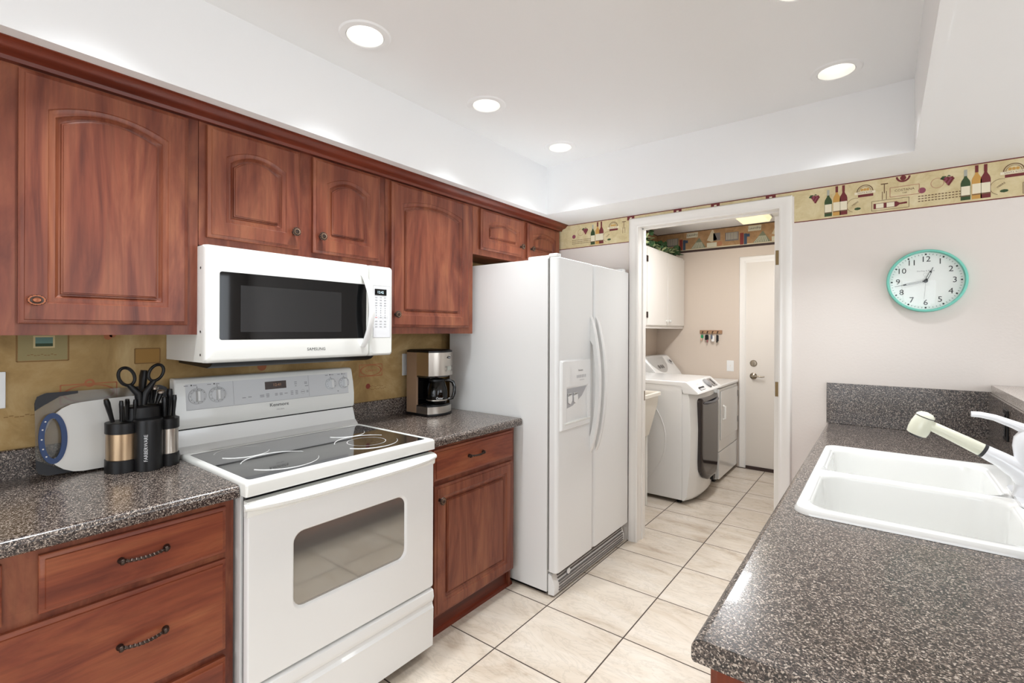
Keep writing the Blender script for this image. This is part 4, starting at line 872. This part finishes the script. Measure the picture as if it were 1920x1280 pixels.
b = B(); b.loft([cs(.268, Zc+.350, .002), cs(.268, Zc+.360, .002), cs(.262, Zc+.366, .012)]); obj('lid', b, BLK, t)
b = B(); b.m(0); 
def hx(y): u = (y-y0)/(y1-y0); return .268-.03*(2*u-1)**2+.0008
b.quad((hx(1.262)+.0, 1.262, Zc+.262), .034, .022, (-.12, .99, 0), ZV, .002); b.m(1); b.disc((hx(1.262), 1.262, Zc+.322), .015, (-.12, .99, 0), ZV, .0025, 20, .007); b.m(2); b.text('Oster', .009, (hx(1.262), 1.262, Zc+.322), (-.12, .99, 0), ZV, .004); b.m(3)
for y, z in ((1.233, .270), (1.233, .250), (1.292, .270), (1.292, .250)): b.ring((hx(y), y, Zc+z), .0035, .0052, (-.12, .99, 0), ZV, .003, 14)
obj('control_panel', b, [col('lcd_grey', (150, 150, 140), .3), PRK, mat('print_white', (210, 210, 210), .5), PRK], hd, recalc=False)
t2 = thing('coffee_carafe', (.204, 1.229, Zc+.063), 'glass coffee carafe with black lid and handle inside the coffee maker', 'carafe')
cc = (.204, 1.229, Zc+.063)
b = B(); b.lathe([(.044, .0), (.052, .005), (.0585, .03), (.0595, .06), (.055, .09), (.046, .115), (.043, .122)], cc, 'z', 32, c0=True, c1=False); b.m(1); b.text('Oster', .018, (cc[0]+.050, cc[1]-.028, cc[2]+.035), (.35, .93, 0), ZV, .003); obj('glass', b, [SMOKE, mat('print_white', (210, 210, 210), .5)], t2, recalc=False)
b = B(); b.lathe([(.044, .122), (.046, .126), (.045, .136), (.03, .141), (.001, .142)], cc, 'z', 28, c0=False); obj('lid', b, BLK, t2)
b = B(); b.lathe([(.0575, .018), (.0600, .020), (.0600, .024), (.0575, .026)], cc, 'z', 32, c0=False, c1=False); obj('steel_ring', b, STEEL, t2)
b = B(); hdv = Vector((.62, .78, 0)).normalized(); pts = [Vector(cc)+hdv*r+Vector((0, 0, z)) for r, z in ((.046, .128), (.068, .130), (.090, .118), (.100, .09), (.098, .055), (.087, .028), (.060, .022))]
b.tube(pts, [.009, .010, .010, .010, .010, .009, .008], 10, flat=.9); obj('handle', b, BLKG, t2)

# ------------------------------------------------------------------ laundry: washer, dryer, cabinet, tub, rack, ivy
t = thing('front_load_washer', (.6, 3.57, 0), 'white front-loading washer with dark glass door, nearest the doorway', 'washing machine')
wy0_, wy1_ = 3.232, 3.905
b = B(); b.box(.20, .915, wy0_, wy1_, .03, .955, .008)
# embossed side swooshes
for R_, xc in ((.62, .10), (.50, .08), (.38, .06)):
    pts = [(xc+R_*1.1*math.cos(a), wy0_-.0005, .5+R_*.85*math.sin(a)) for a in [math.radians(-48+96*k/16) for k in range(17)]]
    b.tube(pts, .0035, 6)
obj('body', b, WHT, t)
for x in (.26, .88):
    for y in (wy0_+.05, wy1_-.05):
        b = B(); b.lathe([(.02, 0), (.02, .012), (.008, .014), (.008, .032)], (x, y, 0), 'z', 10); obj('foot', b, BLK, t)
b = B(); 
def fs(z, x, i=0):
    p = [(.915, wy0_+.003, z), (.93, wy0_+.003, z)]
    for k in range(9):
        u = k/8; p.append((x-.05*abs(2*u-1)**2.2-(.01 if k in (0, 8) else 0), wy0_+.006+(wy1_-wy0_-.012)*u, z))
    return p+[(.93, wy1_-.003, z), (.915, wy1_-.003, z)]
b.loft([fs(.03, .99), fs(.06, 1.01), fs(.3, 1.035), fs(.6, 1.04), fs(.85, 1.03), fs(.885, 1.02)]); obj('front_panel', b, WHT, t)
b = B(); b.prism([(.20, .955), (.916, .955), (.916, .885), (1.035, .885), (1.045, .892), (1.04, .905), (.955, .978), (.94, .984), (.20, .984)], 'y', wy0_-.003, wy1_+.003, .008, 3); tp = obj('top_and_console', b, WHT, t)
sl = Vector((-.085, 0, .073)).normalized(); sn = Vector((.073, 0, .085)).normalized()
def cp_(y, s): return Vector((1.04, y, .905))+sl*s+Vector((0, 0, .001))
b = B(); b.lathe([(.046, .0), (.044, .012), (.03, .022), (.001, .024)], cp_(3.62, .056), tuple(sn), 24); obj('dial', b, col('chrome_dial', (150, 150, 150), .25), tp)
b = B(); b.quad(cp_(3.765, .056), .12, .085, YV, sl, .004); b.m(1); b.quad(cp_(3.775, .056), .03, .06, YV, sl, .005); b.m(2); b.quad(cp_(3.40, .034), .14, .016, YV, sl, .004); b.m(3); b.quad(cp_(3.40, .020), .13, .016, YV, sl, .004); b.m(4); b.text('Maytag', .016, cp_(3.38, .075)+sn*.004, YV, sl, .002); obj('display', b, [col('disp_grey', (140, 134, 130), .3), PRK, PRK, GREYW, PRINT], tp, recalc=False)
b = B()
def wd_(i, x): 
    L_ = rr(wy0_+.09+i, wy1_-.045-i, .17+i, .845-i, [.03, .03, .17, .17], 8)
    return [(x-.05*abs(2*((p[0]-wy0_)/(wy1_-wy0_))-1)**2.2, p[0], p[1]) for p in L_]
b.loft([wd_(0, 1.030), wd_(0, 1.053), wd_(.006, 1.058), wd_(.03, 1.063)], False, True); dd = obj('door', b, mat('washer_glass', (70, 66, 66), .08, metal=.6), t)
b = B(); b.tube([(1.061-.05*abs(2*u-1)**2.2, wy0_+(wy1_-wy0_)*u, .806-.01*math.sin((u-.2)/.66*PI)) for u in [.2+.066*k for k in range(11)]], [.005]+[.013]*9+[.005], 10); obj('door_handle', b, col('door_grey', (70, 70, 74), .3), dd)
b = B(); b.box(1.005, 1.036, 3.68, 3.74, .11, .15, .003); obj('badge', b, BLK, t)

t = thing('clothes_dryer', (.6, 4.33, 0), 'white clothes dryer with rear console, against the far laundry wall', 'dryer')
dy_0, dy_1 = 3.98, 4.678
b = B(); b.box(.17, .985, dy_0, dy_1, .03, .865, .004); b.m(1); b.box(.2, .96, dy_0+.02, dy_1-.02, 0, .03); obj('body', b, [WHT, BLK], t)
b = B(); b.box(.165, 1.015, dy_0-.004, dy_1+.004, .866, .895, .010, 3); obj('top', b, WHT, t)
b = B(); b.box(.986, 1.004, dy_0+.004, dy_1-.004, .285, .86, .004); b.box(.986, 1.006, dy_0+.004, dy_1-.004, .035, .280, .004); obj('front_panel', b, WHT, t)
b = B(); b.box(1.0045, 1.014, dy_0+.04, dy_1-.03, .385, .835, .006); dd = obj('door', b, WHT, t); dd2 = dd
b = B(); b.tube([(1.014, dy_0+.10, .70), (1.034, dy_0+.10, .69), (1.034, dy_0+.10, .58), (1.014, dy_0+.10, .57)], .009, 8); obj('handle', b, WHT2, dd)
for z in (.50, .76):
    b = B(); b.box(1.0145, 1.019, dy_1-.045, dy_1-.025, z-.03, z+.03, .001); obj('hinge', b, SHAD, dd)
b = B(); cy0, cy1 = dy_0, dy_1-.02
b.prism([(.165, .896), (.44, .896), (.45, .915), (.43, .95), (.30, 1.11), (.27, 1.125), (.165, 1.125)], 'y', cy0, cy1, .02, 4); con = obj('console', b, WHT, t)
# grey concave metallic band across the sloping face
fs_ = Vector((-.13, 0, .16)).normalized(); fn = Vector((.16, 0, .13)).normalized(); base = Vector((.43, 0, .95))
b = B(); n = 16; lo, hi = [], []
for k in range(n+1):
    u = k/n; y = cy0+.03+(cy1-cy0-.24)*u; dip = math.sin(PI*u)**.6
    lo.append(base+fs_*(.17-.15*dip)+fn*.002+Vector((0, y, 0))); hi.append(base+fs_*.215+fn*.002+Vector((0, y, 0)))
b.loft([lo, hi], False, False, closed=False); b.m(1)
for y in (4.16, 4.22, 4.27): b.ring(base+fs_*.09+Vector((0, y, 0)), .012, .022, YV, fs_, .005, 16); b.disc(base+fs_*.09+Vector((0, y, 0)), .008, YV, fs_, .006, 10)
b.m(2); b.disc(base+fs_*.14+Vector((0, cy1-.09, 0)), .05, YV, fs_, .004, 24, .035); b.m(1); b.disc(base+fs_*.14+Vector((0, cy1-.085, 0)), .03, YV, fs_, .006, 20, .02)
obj('control_panel', b, [col('metal_silver', (176, 174, 170), .35), col('ctl_dark', (96, 94, 94), .4), GREYW], con, recalc=False)

t = thing('wall_cabinet', (.3, 4.1, 1.415), 'white two-door wall cabinet above the washer and dryer', 'cabinet')
b = B(); CW = mat('cabinet_white', (232, 228, 222), .35)
b.box(LX, .443, 3.20, 4.694, 1.415, 2.185, .001); obj('carcass', b, CW, t)
for a, c, ky, hy in ((3.64, 4.155, 4.125, 3.64), (4.172, 4.678, 4.20, 4.678), (3.22, 3.62, 3.25, 3.62)):
    b = B(); b.box(.4435, .460, a, c, 1.445, 2.165, .002); d = obj('door', b, CW, t)
    b = B(); b.lathe([(.007, 0), (.006, .01), (.014, .018), (.015, .024), (.006, .028)], (.460, ky, 1.49), 'x', 14); obj('knob', b, WHT2, d)
    if hy < 4:
        for z in (1.54, 2.06):
            b = B(); b.box(.4605, .466, hy-.010, hy+.004, z-.028, z+.028, .001); obj('hinge', b, BRZ, d)
# ivy on top of the cabinet
b = B(); rnd = random.Random(3)
for k in range(230):
    y = 3.30+rnd.random()*1.25; x = .30+rnd.random()*.16; z = 2.20+abs(rnd.gauss(0, .05))*(1.35 if y < 3.9 else .7)
    if rnd.random() < .15: x = .452+rnd.random()*.02; z = 2.20+rnd.random()*.02
    s_ = .022+rnd.random()*.018; q = Matrix.Rotation(rnd.random()*6.3, 3, 'Z') @ Matrix.Rotation(rnd.random()*1.6-.2, 3, 'Y'); b.m(1 if rnd.random() < .3 else 0)
    sh = [(0, -1), (.5, -.9), (.95, -.35), (.55, -.1), (.5, .5), (0, 1.05), (-.5, .5), (-.55, -.1), (-.95, -.35), (-.5, -.9)]
    c_ = Vector((x, y, z)); ctr = c_+q @ Vector((0, 0, .25*s_)); vs = [c_+q @ Vector((u*s_, v*s_, 0)) for u, v in sh]
    cv = b.bm.verts.new(ctr); vv = [b.bm.verts.new(p) for p in vs]
    for i in range(len(vv)): b.face([cv, vv[i], vv[(i+1) % len(vv)]])
tv = thing('artificial_ivy', (.38, 3.9, 2.186), 'trailing variegated green ivy lying on top of the white laundry cabinet', 'plant')
obj('foliage', b, [GRN, GRN2], tv, recalc=False)
b = B()
for k in range(5):
    pts = [(.38+.05*math.sin(i*.9+k), 3.3+i*.11, 2.195+.012*(1+math.sin(i*1.3+k*2))) for i in range(12)]; b.tube(pts, .0025, 5)
obj('stem', b, GRN, tv)

# utility tub
t = thing('utility_tub', (.5, 2.85, 0), 'white plastic utility tub beside the washer, its corner showing at the door jamb', 'sink')
b = B(); q = lambda i, z, r=.04: [(p[0], p[1], z) for p in rr(.19+i, .78-i, 2.56+i, 3.16-i, r, 5)]
b.loft([q(.07, .56), q(.02, .80), q(.015, .875), q(0, .876), q(0, .90), q(.02, .902), q(.035, .88), q(.07, .60), q(.10, .575)], True, True); obj('basin', b, col('tub_plastic', (226, 220, 208), .4), t)
for x in (.28, .68):
    for y in (2.66, 3.06):
        b = B(); b.tube([(x, y, .0), (x, y, .57)], .017, 8); obj('leg', b, WHT2, t)

# key rack and what hangs on it
t = thing('key_rack', (.735, YF, 1.38), 'small wooden key rack with four hooks on the beige laundry wall', 'key rack')
b = B(); b.box(.622, .850, YF-.014, YF, 1.362, 1.400, .003); obj('board', b, wood('oak_rack', (1.5, 9, 9), [(.3, (156, 116, 86)), (.6, (184, 146, 112))]), t)
hk = (.655, .705, .757, .808)
for x in hk:
    b = B(); b.tube([(x, YF-.014, 1.385), (x, YF-.024, 1.383), (x, YF-.030, 1.374), (x, YF-.034, 1.366), (x, YF-.040, 1.372), (x, YF-.041, 1.38)], .0035, 8); b.lathe([(.007, 0), (.006, .003)], (x, YF-.014, 1.385), '-y', 12); obj('hook', b, BRZ, t)
def keyset(x, label, parts):
    t = thing('key_ring', (x, YF-.034, 1.366), label, 'keys', 'keys hanging on the rack')
    b = B(); b.tube([(x+.009*math.sin(2*PI*k/16), YF-.034, 1.358+.009*math.cos(2*PI*k/16)) for k in range(17)], .0015, 6, caps=False); obj('split_ring', b, NICK, t)
    for (nm, dx, dz, w, h, c, dy) in parts:
        b = B(); b.prism([(p[0], p[1]) for p in rr(x+dx-w/2, x+dx+w/2, 1.352-dz-h, 1.352-dz, min(w, h)*.35, 4)], 'y', YF-.034-dy-.008, YF-.034-dy, .002); obj(nm, b, c, t)
keyset(hk[0], 'key ring with a green tag, leftmost on the rack', [('tag', .0, .002, .026, .036, col('tag_green', (30, 140, 86)), 0), ('key', -.008, .036, .014, .028, col('tag_peach', (222, 180, 150)), .001)])
keyset(hk[1], 'bunch of keys with a black car remote, second on the rack', [('car_remote', -.002, .0, .036, .058, BLK, 0), ('key', .004, .052, .016, .03, col('tag_pink', (150, 96, 96)), .001)])
keyset(hk[2], 'key ring with a white tag, third on the rack', [('tag', .008, .012, .030, .060, mat('tag_white', (232, 230, 226), .4), 0), ('key', -.004, .0, .018, .045, col('tag_slate', (90, 96, 110)), .009)])
keyset(hk[3], 'key ring with a long dark strap, rightmost on the rack', [('strap', -.002, .0, .014, .082, BLK, 0), ('key', .010, .004, .010, .064, BGRY, .001)])
